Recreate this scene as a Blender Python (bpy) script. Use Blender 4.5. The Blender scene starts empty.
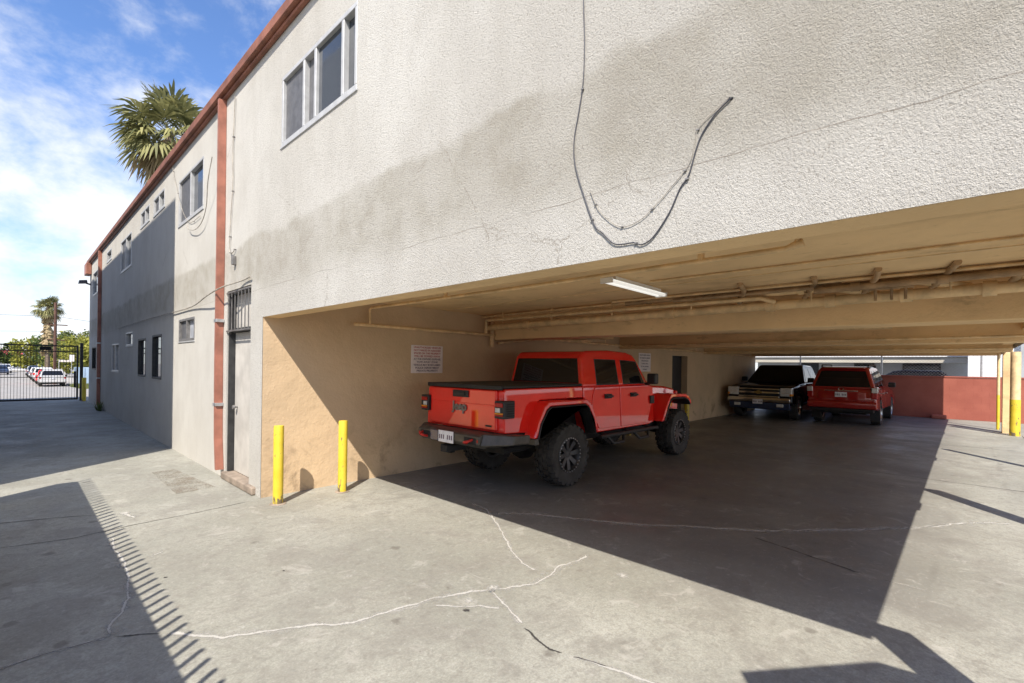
import bpy, bmesh, math, random
from mathutils import Vector, Matrix
random.seed(7)
PI = math.pi
scene = bpy.context.scene
col = scene.collection

# ------------------------------------------------------------------ camera
CAMF = Vector((.7242, .6896, 0)).normalized()
CAMR = Vector((CAMF.y, -CAMF.x, 0))
roll = math.atan(.0136)
cx = CAMR * math.cos(roll) + Vector((0, 0, 1)) * math.sin(roll)
cy = -CAMR * math.sin(roll) + Vector((0, 0, 1)) * math.cos(roll)
cam_d = bpy.data.cameras.new('camera')
cam = bpy.data.objects.new('camera', cam_d)
col.objects.link(cam)
m = Matrix((cx, cy, -CAMF)).transposed().to_4x4()
m.translation = (0, 0, 1.65)
cam.matrix_world = m
cam_d.sensor_width = 36
cam_d.lens = 476 / 1024 * 36
cam_d.shift_y = 24.5 / 1024
cam_d.clip_start = .05
cam_d.clip_end = 2000
scene.camera = cam

# ------------------------------------------------------------------ world and sun
SUN = Vector((.705, .543, -1.0)).normalized()
elev = math.asin(-SUN.z)
world = bpy.data.worlds.new('World')
scene.world = world
world.use_nodes = True
nt = world.node_tree
N, L = nt.nodes, nt.links
N.clear()
out = N.new('ShaderNodeOutputWorld')
bg = N.new('ShaderNodeBackground')
bg.inputs['Strength'].default_value = .105
sky = N.new('ShaderNodeTexSky')
sky.sky_type = 'NISHITA'
sky.sun_disc = False
sky.sun_elevation = elev
sky.sun_rotation = math.atan2(-SUN.x, -SUN.y)
sky.air_density = 1.0
sky.dust_density = .3
sky.ozone_density = 3.0
tc = N.new('ShaderNodeTexCoord')
sep = N.new('ShaderNodeSeparateXYZ')
L.new(tc.outputs['Generated'], sep.inputs[0])
def wmath(op, a, b=None, clamp=False):
    n = N.new('ShaderNodeMath'); n.operation = op; n.use_clamp = clamp
    for i, v in enumerate((a, b)):
        if v is None: continue
        if isinstance(v, (int, float)): n.inputs[i].default_value = v
        else: L.new(v, n.inputs[i])
    return n.outputs[0]
cn = N.new('ShaderNodeTexNoise'); cn.inputs['Scale'].default_value = 8.5
cn.inputs['Detail'].default_value = 10; cn.inputs['Roughness'].default_value = .6
cn.inputs['Distortion'].default_value = .1
wmap = N.new('ShaderNodeMapping'); wmap.inputs['Scale'].default_value = (1, 1, 1.5); wmap.inputs['Location'].default_value = (.9, .35, .2)
L.new(tc.outputs['Generated'], wmap.inputs[0]); L.new(wmap.outputs[0], cn.inputs['Vector'])
# more cloud towards the horizon
cover = wmath('MULTIPLY', wmath('SUBTRACT', .66, sep.outputs[2], True), .66)
cv = wmath('ADD', cn.outputs['Fac'], cover)
mr = N.new('ShaderNodeMapRange'); mr.interpolation_type = 'SMOOTHSTEP'
mr.inputs['From Min'].default_value = .495; mr.inputs['From Max'].default_value = .94
L.new(cv, mr.inputs['Value'])
skyc = N.new('ShaderNodeMixRGB'); skyc.blend_type = 'MULTIPLY'; skyc.inputs[0].default_value = 1
skyc.inputs[2].default_value = (1.06, 1.22, 1.50, 1)
L.new(sky.outputs[0], skyc.inputs[1])
mixc = N.new('ShaderNodeMixRGB')
mixc.inputs[2].default_value = (7.0, 7.1, 7.25, 1)
L.new(wmath('MULTIPLY', mr.outputs[0], .93), mixc.inputs[0])
L.new(skyc.outputs[0], mixc.inputs[1])
L.new(mixc.outputs[0], bg.inputs[0]); L.new(bg.outputs[0], out.inputs[0])

sd = bpy.data.lights.new('sun', 'SUN')
sd.energy = 5.0; sd.angle = math.radians(.5); sd.color = (1, .93, .835)
so = bpy.data.objects.new('sun', sd); col.objects.link(so)
so.rotation_euler = SUN.to_track_quat('-Z', 'Y').to_euler()
so.location = (-10, -10, 30)

scene.view_settings.view_transform = 'Standard'
scene.view_settings.look = 'None'
scene.view_settings.exposure = .64
scene.view_settings.gamma = 1
scene.view_settings.use_curve_mapping = False
scene.cycles.max_bounces = 14
scene.cycles.diffuse_bounces = 9

# ------------------------------------------------------------------ materials
class NT:
    def __init__(s, name):
        s.m = bpy.data.materials.new(name); s.m.use_nodes = True
        s.t = s.m.node_tree; s.N = s.t.nodes; s.L = s.t.links
        s.b = s.N['Principled BSDF']; s.o = s.N['Material Output']
        s.tc = s.N.new('ShaderNodeTexCoord')
        s.co = s.tc.outputs['Object']
    def set(s, node, key, v):
        if isinstance(v, (int, float, tuple, list)): node.inputs[key].default_value = v
        else: s.L.new(v, node.inputs[key])
    def noise(s, scale, detail=5, rough=.55, dist=0, vec=None):
        n = s.N.new('ShaderNodeTexNoise'); n.inputs['Scale'].default_value = scale
        n.inputs['Detail'].default_value = detail; n.inputs['Roughness'].default_value = rough
        n.inputs['Distortion'].default_value = dist
        s.L.new(vec or s.co, n.inputs['Vector']); return n.outputs['Fac']
    def vor(s, scale, feat='F1', vec=None, rand=1):
        n = s.N.new('ShaderNodeTexVoronoi'); n.feature = feat; n.inputs['Scale'].default_value = scale
        n.inputs['Randomness'].default_value = rand
        s.L.new(vec or s.co, n.inputs['Vector']); return n.outputs['Distance']
    def mp(s, sc, loc=(0, 0, 0)):
        n = s.N.new('ShaderNodeMapping'); n.inputs['Scale'].default_value = sc; n.inputs['Location'].default_value = loc
        s.L.new(s.co, n.inputs['Vector']); return n.outputs[0]
    def mr(s, v, a, b, c=0, d=1):
        n = s.N.new('ShaderNodeMapRange'); n.interpolation_type = 'SMOOTHSTEP'
        for k, x in zip(('From Min', 'From Max', 'To Min', 'To Max'), (a, b, c, d)): s.set(n, k, x)
        s.set(n, 'Value', v); return n.outputs[0]
    def math(s, op, a, b=0.0):
        n = s.N.new('ShaderNodeMath'); n.operation = op
        s.set(n, 0, a); s.set(n, 1, b); return n.outputs[0]
    def mix(s, f, a, b, mode='MIX'):
        n = s.N.new('ShaderNodeMixRGB'); n.blend_type = mode
        s.set(n, 0, f); s.set(n, 1, c4(a)); s.set(n, 2, c4(b)); return n.outputs[0]
    def xyz(s):
        n = s.N.new('ShaderNodeSeparateXYZ'); s.L.new(s.co, n.inputs[0]); return n.outputs
    def bump(s, h, strength, dist):
        n = s.N.new('ShaderNodeBump'); n.inputs['Strength'].default_value = strength
        n.inputs['Distance'].default_value = dist; s.L.new(h, n.inputs['Height']); s.L.new(n.outputs[0], s.b.inputs['Normal'])
    def fin(s, c, rough=.8, metal=0, spec=None):
        s.set(s.b, 'Base Color', c4(c)); s.set(s.b, 'Roughness', rough); s.set(s.b, 'Metallic', metal)
        if spec is not None: s.b.inputs['Specular IOR Level'].default_value = spec
        return s.m
def c4(c):
    return tuple(c) + (1,) if isinstance(c, (tuple, list)) and len(c) == 3 else c

def simple(name, c, rough=.6, metal=0, var=.15, scale=8, bump=0, bscale=60, bdist=.003, spec=None, coat=0):
    t = NT(name)
    n = t.noise(scale, 6, .6)
    c2 = tuple(x * (1 - var) for x in c); c1 = tuple(min(1, x * (1 + var)) for x in c)
    cc = t.mix(t.mr(n, .3, .7), c2, c1)
    if bump: t.bump(t.noise(bscale, 3, .6), bump, bdist)
    mt = t.fin(cc, rough, metal, spec)
    if coat:
        mt_ = t.b.inputs; mt_['Coat Weight'].default_value = coat; mt_['Coat Roughness'].default_value = .03; mt_['Coat IOR'].default_value = 1.9
    return mt

def stucco_white():
    t = NT('white_stucco'); x, y, z = t.xyz()
    zz = t.math('ADD', z, t.math('MULTIPLY', t.math('SUBTRACT', t.noise(1.3, 7, .68), .5), .42))
    band = t.math('MULTIPLY', t.mr(zz, 2.40, 2.75), t.mr(zz, 3.27, 3.17))
    st = t.noise(1.1, 6, .62, .4)
    band = t.math('MULTIPLY', band, t.mr(st, .28, .6, .55, 1))
    # the near end of the wall is greyer above the opening
    near = t.math('MULTIPLY', t.mr(y, 3.2, -.2), t.mr(zz, 2.3, 2.9))
    cc = t.mix(t.mr(t.noise(.7, 5, .6), .3, .7), (.485, .463, .415), (.55, .532, .485))
    blt = t.mr(t.noise(3.2, 6, .7, .3), .35, .65, .45, .85)
    cc = t.mix(t.math('MULTIPLY', band, blt), cc, (.315, .29, .235))
    cc = t.mix(t.math('MULTIPLY', near, .38), cc, (.31, .285, .24))
    rl = t.noise(2.4, 6, .72, .2, t.mp((1, 1.6, .55), (6, 3, 2)))
    cc = t.mix(t.mr(rl, .42, .68, 0, .16), cc, (.34, .315, .28))
    cc = t.mix(t.mr(t.noise(.5, 4, .65, .3, t.mp((1, 1, 1), (11, 5, 3))), .52, .64, 0, .18), cc, (.36, .335, .29))
    # run-off streaks
    sv = t.noise(1.0, 5, .6, 0, t.mp((1, 2.2, .16)))
    cc = t.mix(t.mr(sv, .56, .8, 0, .22), cc, (.34, .31, .26))
    # drip stains and hairline cracks
    dr_ = t.noise(1.0, 4, .7, .2, t.mp((1, 5, .22), (2, 7, 1)))
    cc = t.mix(t.math('MULTIPLY', t.mr(dr_, .60, .74, 0, .35), t.mr(t.noise(.6, 2), .45, .6)), cc, (.34, .30, .25))
    hc = t.vor(.75, 'DISTANCE_TO_EDGE', vec=t.mp((1, 1, 1), (0, .4, .2)))
    hc = t.math('ADD', hc, t.math('MULTIPLY', t.math('SUBTRACT', t.noise(5, 5, .7), .5), .10))
    hl = t.math('MULTIPLY', t.math('LESS_THAN', t.math('ABSOLUTE', hc), .0022), t.mr(t.noise(.8, 2, .5, 0, t.mp((1, 1, 1), (4, 4, 4))), .56, .62, 0, .55))
    cc = t.mix(hl, cc, (.24, .21, .17))
    # hairline joint between the two floors
    jz = t.math('ADD', z, t.math('MULTIPLY', t.math('SUBTRACT', t.noise(2.2, 3, .6), .5), .07))
    jl = t.math('LESS_THAN', t.math('ABSOLUTE', t.math('SUBTRACT', jz, 2.56)), .0026)
    jl = t.math('MULTIPLY', jl, t.mr(t.noise(1.4, 2, .5), .40, .58, .12, .62))
    cc = t.mix(jl, cc, (.16, .13, .10))
    g = t.noise(105, 4, .7, .15)
    v = t.vor(150)
    hgt = t.math('ADD', t.mr(g, .38, .66), t.math('MULTIPLY', t.mr(v, 0, .6, 1, 0), .5))
    near_rough = t.mr(y, 8, 6, .35, 1)
    pit = t.mr(g, .46, .34, 0, .75)
    cc = t.mix(t.math('MULTIPLY', pit, near_rough), cc, (.21, .19, .16))
    t.bump(t.math('MULTIPLY', hgt, near_rough), .6, .0055)
    return t.fin(cc, .92, 0, .2)

def stucco_tan(name, c, dirt=.5, soot=0):
    t = NT(name); x, y, z = t.xyz()
    cc = t.mix(t.mr(t.noise(.8, 5, .6), .3, .7), tuple(v * .88 for v in c), tuple(v * 1.06 for v in c))
    d = t.math('MULTIPLY', t.mr(t.noise(2.4, 6, .68, .5), .50, .70), t.mr(z, 1.1, .2))
    cc = t.mix(t.math('MULTIPLY', d, dirt), cc, (.16, .11, .07))
    s = t.mr(t.noise(1.6, 6, .6, 0, t.mp((1.4, 1.4, .3), (3, 1, 0))), .56, .8, 0, .22)
    cc = t.mix(s, cc, (.22, .15, .09))
    if soot:
        q = t.noise(1.3, 7, .7, .4, t.mp((1, .35, 1.6), (5, 2, 0)))
        cc = t.mix(t.mr(q, .50, .74, 0, soot), cc, (.20, .125, .065))
        q2 = t.noise(5, 6, .75, .2, t.mp((1, .5, 1), (1, 7, 0)))
        cc = t.mix(t.mr(q2, .58, .70, 0, soot * .7), cc, (.24, .16, .09))
    h = t.math('ADD', t.noise(3.5, 5, .6), t.math('MULTIPLY', t.noise(38, 3, .6), .25))
    t.bump(h, .5, .03)
    return t.fin(cc, .85, 0, .25)

def concrete():
    t = NT('alley_concrete'); x, y, z = t.xyz()
    big = t.noise(.45, 6, .6, .4)
    cc = t.mix(t.mr(big, .34, .66), (.272, .27, .226), (.385, .38, .325))
    mid = t.noise(1.9, 7, .65, .6)
    cc = t.mix(t.mr(mid, .46, .66, 0, .85), cc, (.25, .24, .205))
    cc = t.mix(t.mr(t.noise(2.6, 7, .7, .3, t.mp((1, 1, 1), (9, 4, 0))), .58, .74, 0, .45), cc, (.55, .53, .48))
    # broom and tyre streaks along the drive
    st = t.noise(1.5, 5, .65, .3, t.mp((.35, 2.6, 1)))
    cc = t.mix(t.mr(st, .52, .75, 0, .30), cc, (.24, .22, .19))
    # carport shade put into the bay floor colour, blotched like oil stain
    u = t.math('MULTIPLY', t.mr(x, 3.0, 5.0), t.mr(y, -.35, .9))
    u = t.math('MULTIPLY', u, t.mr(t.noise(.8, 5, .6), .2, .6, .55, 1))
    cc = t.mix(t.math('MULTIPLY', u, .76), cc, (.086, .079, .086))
    fine = t.noise(70, 3, .7)
    cc = t.mix(t.mr(fine, .38, .62, 0, .42), cc, (.20, .185, .155))
    gr = t.noise(27, 4, .75)
    cc = t.mix(t.mr(gr, .48, .66, 0, .38), cc, (.17, .165, .145))
    cc = t.mix(t.mr(gr, .42, .30, 0, .30), cc, (.56, .55, .50))
    blo = t.noise(13, 5, .7, .5)
    cc = t.mix(t.mr(blo, .50, .64, 0, .42), cc, (.19, .175, .15))
    blo2 = t.noise(4.2, 6, .7, .8, t.mp((1, 1, 1), (2, 7, 0)))
    cc = t.mix(t.mr(blo2, .53, .72, 0, .45), cc, (.225, .215, .185))
    cc = t.mix(t.mr(blo2, .44, .32, 0, .35), cc, (.47, .45, .40))
    sp = t.vor(7)
    cc = t.mix(t.mr(sp, .055, .03, 0, .55), cc, (.14, .12, .10))
    sp2 = t.vor(3.1, vec=t.mp((1, 1, 1), (5.5, 2.2, 0)))
    cc = t.mix(t.mr(t.math('ADD', sp2, t.math('MULTIPLY', t.noise(9, 3), .1)), .13, .09, 0, .35), cc, (.16, .135, .11))
    tm = t.noise(.9, 4, .6, .15, t.mp((.12, 3.2, 1), (2, 1, 0)))
    cc = t.mix(t.math('MULTIPLY', t.mr(tm, .60, .72, 0, .32), t.mr(t.noise(1.1, 3), .4, .6)), cc, (.13, .12, .105))
    dp = t.vor(1.9, vec=t.mp((1, 1, 1), (3.3, 8.1, 0)))
    dp = t.math('ADD', dp, t.math('MULTIPLY', t.math('SUBTRACT', t.noise(12, 4, .7), .5), .16))
    cc = t.mix(t.mr(dp, .10, .05, 0, .5), cc, (.10, .085, .07))
    h = t.math('ADD', t.math('MULTIPLY', fine, .5), t.noise(9, 5, .7))
    t.bump(h, .30, .008)
    r = t.math('SUBTRACT', t.mr(t.noise(1.2, 5, .6), .3, .7, .55, .82), t.math('MULTIPLY', u, .22))
    return t.fin(cc, r, 0, .4)

def crack_mat(name, c, thresh, soft=.4):
    t = NT(name)
    at = t.N.new('ShaderNodeAttribute'); at.attribute_name = 'core'
    n = t.math('ADD', at.outputs['Fac'], t.math('MULTIPLY', t.math('SUBTRACT', t.noise(42, 4, .7), .5), 1.1))
    n = t.math('ADD', n, t.math('MULTIPLY', t.math('SUBTRACT', t.noise(5, 2, .5), .5), .7))
    a = t.mr(n, thresh - .05, thresh + soft)
    t.fin(t.mix(t.noise(30), tuple(v * .8 for v in c), c), .85)
    tr = t.N.new('ShaderNodeBsdfTransparent'); mx = t.N.new('ShaderNodeMixShader')
    t.L.new(a, mx.inputs[0]); t.L.new(tr.outputs[0], mx.inputs[1]); t.L.new(t.b.outputs[0], mx.inputs[2])
    t.L.new(mx.outputs[0], t.o.inputs['Surface'])
    return t.m

def leaf_mat(name, c, c2):
    t = NT(name)
    oi = t.N.new('ShaderNodeNewGeometry')
    rnd = oi.outputs['Random Per Island']
    cc = t.mix(rnd, c, c2)
    t.fin(cc, .6, 0, .3)
    t.b.inputs['Subsurface Weight'].default_value = 0
    tl = t.N.new('ShaderNodeBsdfTranslucent'); t.L.new(cc, tl.inputs[0])
    mx = t.N.new('ShaderNodeMixShader'); mx.inputs[0].default_value = .3
    t.L.new(t.b.outputs[0], mx.inputs[1]); t.L.new(tl.outputs[0], mx.inputs[2]); t.L.new(mx.outputs[0], t.o.inputs['Surface'])
    return t.m

def glass_dark(name, c, rough=.04):
    t = NT(name)
    t.bump(t.noise(1.3, 2, .5), .05, .02)
    return t.fin(t.mix(t.noise(2.5), c, tuple(v * 1.5 for v in c)), rough, 0, .5)

def block_red():
    t = NT('red_block_paint'); x, y, z = t.xyz()
    cc = t.mix(t.mr(t.noise(1.2, 5, .6), .3, .7), (.29, .085, .06), (.36, .115, .08))
    br = t.N.new('ShaderNodeTexBrick')
    cm = t.N.new('ShaderNodeCombineXYZ'); t.L.new(y, cm.inputs[0]); t.L.new(z, cm.inputs[1])
    t.L.new(cm.outputs[0], br.inputs['Vector'])
    br.inputs['Scale'].default_value = 1; br.inputs['Brick Width'].default_value = .4; br.inputs['Row Height'].default_value = .2
    br.inputs['Mortar Size'].default_value = .006
    t.bump(t.math('SUBTRACT', t.math('MULTIPLY', t.noise(30, 4), .2), br.outputs['Fac']), .5, .006)
    return t.fin(cc, .8, 0, .3)

def yellow_worn():
    t = NT('worn_yellow_paint')
    n = t.noise(9, 6, .7, .3, t.mp((1, 1, .45)))
    chip = t.mr(t.math('ADD', n, t.mr(t.xyz()[2], .35, .0, 0, .10)), .585, .625)
    cc = t.mix(t.mr(t.noise(4, 4), .3, .7), (.60, .44, .03), (.70, .54, .05))
    cc = t.mix(chip, cc, (.16, .12, .07))
    return t.fin(cc, .42, 0, .5)

M = {}
M['white_stucco'] = stucco_white()
M['tan_wall'] = stucco_tan('tan_stucco', (.60, .445, .28), .6)
M['tan_beam'] = stucco_tan('tan_painted_concrete', (.79, .57, .31), .1, .5)
M['tan_pipe'] = simple('tan_painted_pipe', (.69, .50, .27), .5, 0, .2, 6, .2, 40)
M['pipe_brown'] = simple('shaded_tan_pipe', (.36, .24, .13), .6, 0, .35, 5, .2, 40)  # darker tan pipe: shade and grime between the pipes put into the colour
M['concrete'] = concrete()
M['crack_white'] = crack_mat('crack_mineral', (.49, .475, .43), .50, .45)
M['crack_soft'] = crack_mat('crack_mineral_faint', (.43, .415, .37), .50, .9)
M['crack_dark'] = crack_mat('crack_dark', (.05, .045, .04), .50, .35)
M['patch'] = crack_mat('concrete_patch', (.27, .225, .17), .92)
M['asphalt'] = simple('street_asphalt', (.31, .29, .262), .8, 0, .15, 1.5, .3, 40)
M['sidewalk'] = simple('sidewalk_concrete', (.42, .40, .37), .8, 0, .12, 2, .2, 40)
M['rust_paint'] = simple('rust_red_paint', (.30, .12, .08), .55, 0, .22, 5, .25, 30)
M['fascia'] = simple('brown_red_fascia_paint', (.22, .085, .05), .6, 0, .3, 3, .3, 20)
M['alu'] = simple('pale_aluminium', (.50, .50, .49), .45, .3, .1, 10)
M['glass'] = glass_dark('window_glass', (.03, .035, .042))
M['screen'] = simple('insect_screen', (.10, .10, .105), .5, 0, .2, 12)
M['curtain'] = simple('pale_curtain', (.42, .44, .48), .3, 0, .25, 5, spec=.6)
M['dark_metal'] = simple('dark_painted_iron', (.035, .035, .035), .5, .2, .3, 12)
M['grey_metal'] = simple('weathered_grey_steel', (.22, .21, .20), .5, .5, .25, 9)
M['door_white'] = simple('old_white_door_paint', (.47, .445, .40), .6, 0, .14, 3, .4, 16, .006)
M['stoop'] = simple('stained_stoop_concrete', (.25, .20, .155), .85, 0, .3, 5, .4, 25)
M['yellow'] = yellow_worn()
M['red_block'] = block_red()
M['roofing'] = simple('roof_gravel', (.3, .29, .27), .9, 0, .2, 4)
M['galv'] = simple('galvanised_steel', (.5, .5, .5), .4, .7, .15, 10)
M['cable_black'] = simple('black_cable', (.045, .045, .055), .55, 0, .2, 20)
M['cable_grey'] = simple('painted_cable', (.33, .30, .25), .7, 0, .3, 9)
M['sign_white'] = simple('sign_white_enamel', (.78, .72, .70), .4, 0, .06, 8)
M['ink_red'] = simple('sign_red_ink', (.42, .09, .08), .5, 0, .1, 9)
M['ink_dark'] = simple('sign_dark_ink', (.12, .09, .13), .5, 0, .1, 9)
M['lamp_white'] = simple('lamp_white_enamel', (.82, .82, .80), .4, 0, .05, 9)
_t = NT('fluorescent_tube'); _t.fin((.85, .85, .83), .4); _t.b.inputs['Emission Color'].default_value = (1, .98, .93, 1); _t.b.inputs['Emission Strength'].default_value = .35; M['lamp_tube'] = _t.m
M['leaf_palm'] = leaf_mat('palm_leaf', (.085, .095, .035), (.34, .32, .13))
M['leaf_dead'] = leaf_mat('dry_palm_leaf', (.27, .20, .105), (.44, .35, .20))
M['bark'] = simple('palm_bark', (.16, .12, .085), .9, 0, .35, 6, .6, 20, .02)
M['leaf_yellow'] = leaf_mat('yellow_green_leaf', (.14, .16, .03), (.44, .42, .08))
M['leaf_green'] = leaf_mat('green_leaf', (.035, .065, .02), (.13, .17, .04))
M['wood_pole'] = simple('pole_wood', (.10, .05, .035), .9, 0, .3, 5)
M['tyre'] = simple('tyre_rubber', (.045, .042, .038), .85, 0, .35, 6, .3, 50)
M['rim_black'] = simple('black_alloy', (.10, .10, .10), .38, .7, .2, 10)
M['alloy'] = simple('silver_alloy', (.5, .5, .5), .3, .9, .1, 10)
M['chrome'] = simple('chrome', (.72, .70, .66), .12, 1, .05, 10)
M['car_glass'] = glass_dark('tinted_car_glass', (.008, .008, .009), .03)
M['trim_black'] = simple('black_plastic', (.02, .02, .021), .55, 0, .2, 14)
M['bumper_steel'] = simple('charcoal_steel_bumper', (.085, .078, .066), .42, .3, .2, 10)
M['tonneau'] = simple('black_vinyl', (.016, .016, .016), .65, 0, .3, 12)
M['under'] = simple('underbody_black', (.012, .012, .012), .8, 0, .3, 6)
def paint(name, c, rough=.3):
    return simple(name, c, rough, 0, .06, 2.2, .03, 1.7, .03, spec=.0, coat=1)
M['red_paint'] = paint('bright_red_car_paint', (.85, .022, .016))
M['dark_red_paint'] = paint('deep_red_car_paint', (.33, .018, .014))
M['black_paint'] = paint('black_car_paint', (.006, .006, .009)); M['black_paint'].node_tree.nodes['Principled BSDF'].inputs['Coat IOR'].default_value = 1.35
M['white_paint'] = paint('white_car_paint', (.74, .74, .73))
M['pale_paint'] = paint('shaded_white_car_paint', (.50, .49, .47))  # white car paint greyed, the shade on the car put into its colour
M['silver_paint'] = paint('silver_car_paint', (.36, .37, .38))
M['grey_paint'] = paint('grey_car_paint', (.11, .12, .13))
M['blue_paint'] = paint('dark_blue_car_paint', (.03, .045, .09))
M['lens_red'] = simple('red_lens', (.35, .012, .01), .15, 0, .1, 20, spec=.6)
M['lens_clear'] = simple('clear_lens', (.62, .63, .62), .12, .2, .15, 25, spec=.7)
M['lens_amber'] = simple('amber_lens', (.7, .25, .02), .15, 0, .1, 20)
M['plate'] = simple('licence_plate', (.72, .72, .74), .45, 0, .12, 14)
M['hook_red'] = simple('red_tow_hook', (.5, .02, .015), .4, 0, .1, 9)
M['grass'] = leaf_mat('grass_blade', (.10, .13, .03), (.24, .25, .08))
M['house_white'] = simple('far_white_wall', (.74, .74, .73), .85, 0, .06, .8, .3, 20)
M['house_grey'] = simple('far_grey_wall', (.34, .35, .36), .85, 0, .1, .8, .3, 20)
M['house_beige'] = simple('far_beige_wall', (.50, .46, .38), .85, 0, .08, .6, .3, 20)
M['house_pale'] = simple('far_pale_wall', (.55, .58, .62), .85, 0, .1, .6)
M['blue_grey'] = simple('pale_blue_paint', (.34, .44, .55), .6, 0, .1, 2)
M['awning_red'] = simple('red_awning', (.45, .06, .07), .7, 0, .1, 3)
M['rubber_mat'] = M['trim_black']

# ------------------------------------------------------------------ mesh helpers
class MB:
    def __init__(s): s.v = []; s.f = []; s.mi = []; s.sm = []
    def add(s, vs, fs, mi=0, sm=False):
        o = len(s.v); s.v += [tuple(v) for v in vs]
        for f in fs: s.f.append([i + o for i in f]); s.mi.append(mi); s.sm.append(sm)
        return s
    def box(s, x0, x1, y0, y1, z0, z1, mi=0):
        vs = [(x, y, z) for x in (x0, x1) for y in (y0, y1) for z in (z0, z1)]
        return s.add(vs, [(0, 1, 3, 2), (4, 6, 7, 5), (0, 4, 5, 1), (2, 3, 7, 6), (0, 2, 6, 4), (1, 5, 7, 3)], mi)
    def prism(s, pts, lo, hi, mi=0):
        """polygon in x-z, between y=lo and y=hi; lo and hi may be functions of (x, z)"""
        fl = lo if callable(lo) else (lambda x, z: lo)
        fh = hi if callable(hi) else (lambda x, z: hi)
        n = len(pts)
        ar = sum(pts[i][0] * pts[(i + 1) % n][1] - pts[(i + 1) % n][0] * pts[i][1] for i in range(n))
        if ar > 0: pts = pts[::-1]
        vs = [(x, fl(x, z), z) for x, z in pts] + [(x, fh(x, z), z) for x, z in pts]
        fs = [tuple(range(n))[::-1], tuple(range(n, 2 * n))] + [(i, (i + 1) % n, n + (i + 1) % n, n + i) for i in range(n)]
        return s.add(vs, fs, mi)
    def hexa(s, q0, q1, mi=0):
        """two quads joined as a closed solid"""
        vs = list(q0) + list(q1)
        return s.add(vs, [(3, 2, 1, 0), (4, 5, 6, 7), (0, 1, 5, 4), (1, 2, 6, 5), (2, 3, 7, 6), (3, 0, 4, 7)], mi)
    def tube(s, pts, r, n=8, mi=0, cap=True, r1=None):
        pts = [Vector(p) for p in pts]; k = len(pts); vs = []; fs = []
        prev = None
        for i, p in enumerate(pts):
            d = (pts[min(i + 1, k - 1)] - pts[max(i - 1, 0)]).normalized()
            u = (Vector((0, 0, 1)) if abs(d.z) < .9 else Vector((1, 0, 0))) if prev is None else prev
            u = (u - d * u.dot(d)).normalized(); prev = u; w = d.cross(u)
            rr = r if r1 is None else r + (r1 - r) * i / max(1, k - 1)
            if callable(r): rr = r(i / max(1, k - 1))
            for j in range(n):
                a = 2 * PI * j / n; vs.append(p + u * math.cos(a) * rr + w * math.sin(a) * rr)
        for i in range(k - 1):
            for j in range(n):
                fs.append((i * n + j, i * n + (j + 1) % n, (i + 1) * n + (j + 1) % n, (i + 1) * n + j))
        s.add(vs, fs, mi, True)
        if cap:
            s.add(vs[:n], [tuple(range(n))[::-1]], mi); s.add(vs[-n:], [tuple(range(n))], mi)
        return s
    def lathe(s, prof, c, axis='y', n=32, mi=0, close=True):
        """prof: list of (radius, offset along axis)"""
        vs = []; k = len(prof)
        for r, t in prof:
            for j in range(n):
                a = 2 * PI * j / n
                if axis == 'y': vs.append((c[0] + r * math.cos(a), c[1] + t, c[2] + r * math.sin(a)))
                elif axis == 'x': vs.append((c[0] + t, c[1] + r * math.cos(a), c[2] + r * math.sin(a)))
                else: vs.append((c[0] + r * math.cos(a), c[1] + r * math.sin(a), c[2] + t))
        fs = []
        rng = k if close else k - 1
        for i in range(rng):
            for j in range(n):
                fs.append((i * n + j, i * n + (j + 1) % n, ((i + 1) % k) * n + (j + 1) % n, ((i + 1) % k) * n + j))
        return s.add(vs, fs, mi, True)
    def build(s, name, mats, parent=None, bevel=0, seg=2, smooth=None, fix=True):
        me = bpy.data.meshes.new(name); me.from_pydata(s.v, [], s.f); me.update()
        if not isinstance(mats, (list, tuple)): mats = [mats]
        for mm in mats: me.materials.append(M[mm] if isinstance(mm, str) else mm)
        me.polygons.foreach_set('material_index', s.mi)
        me.polygons.foreach_set('use_smooth', s.sm if smooth is None else [smooth] * len(s.f))
        if fix:
            bm = bmesh.new(); bm.from_mesh(me); bmesh.ops.recalc_face_normals(bm, faces=bm.faces)
            bm.to_mesh(me); bm.free()
        if smooth is None and any(s.sm):
            me.set_sharp_from_angle(angle=math.radians(40))
        o = bpy.data.objects.new(name, me); col.objects.link(o)
        if parent: o.parent = parent
        if bevel:
            me.polygons.foreach_set('use_smooth', [True] * len(me.polygons))
            b = o.modifiers.new('bevel', 'BEVEL'); b.width = bevel; b.segments = seg
            b.limit_method = 'ANGLE'; b.angle_limit = math.radians(32); b.harden_normals = True
            b.use_clamp_overlap = True
        return o

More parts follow.
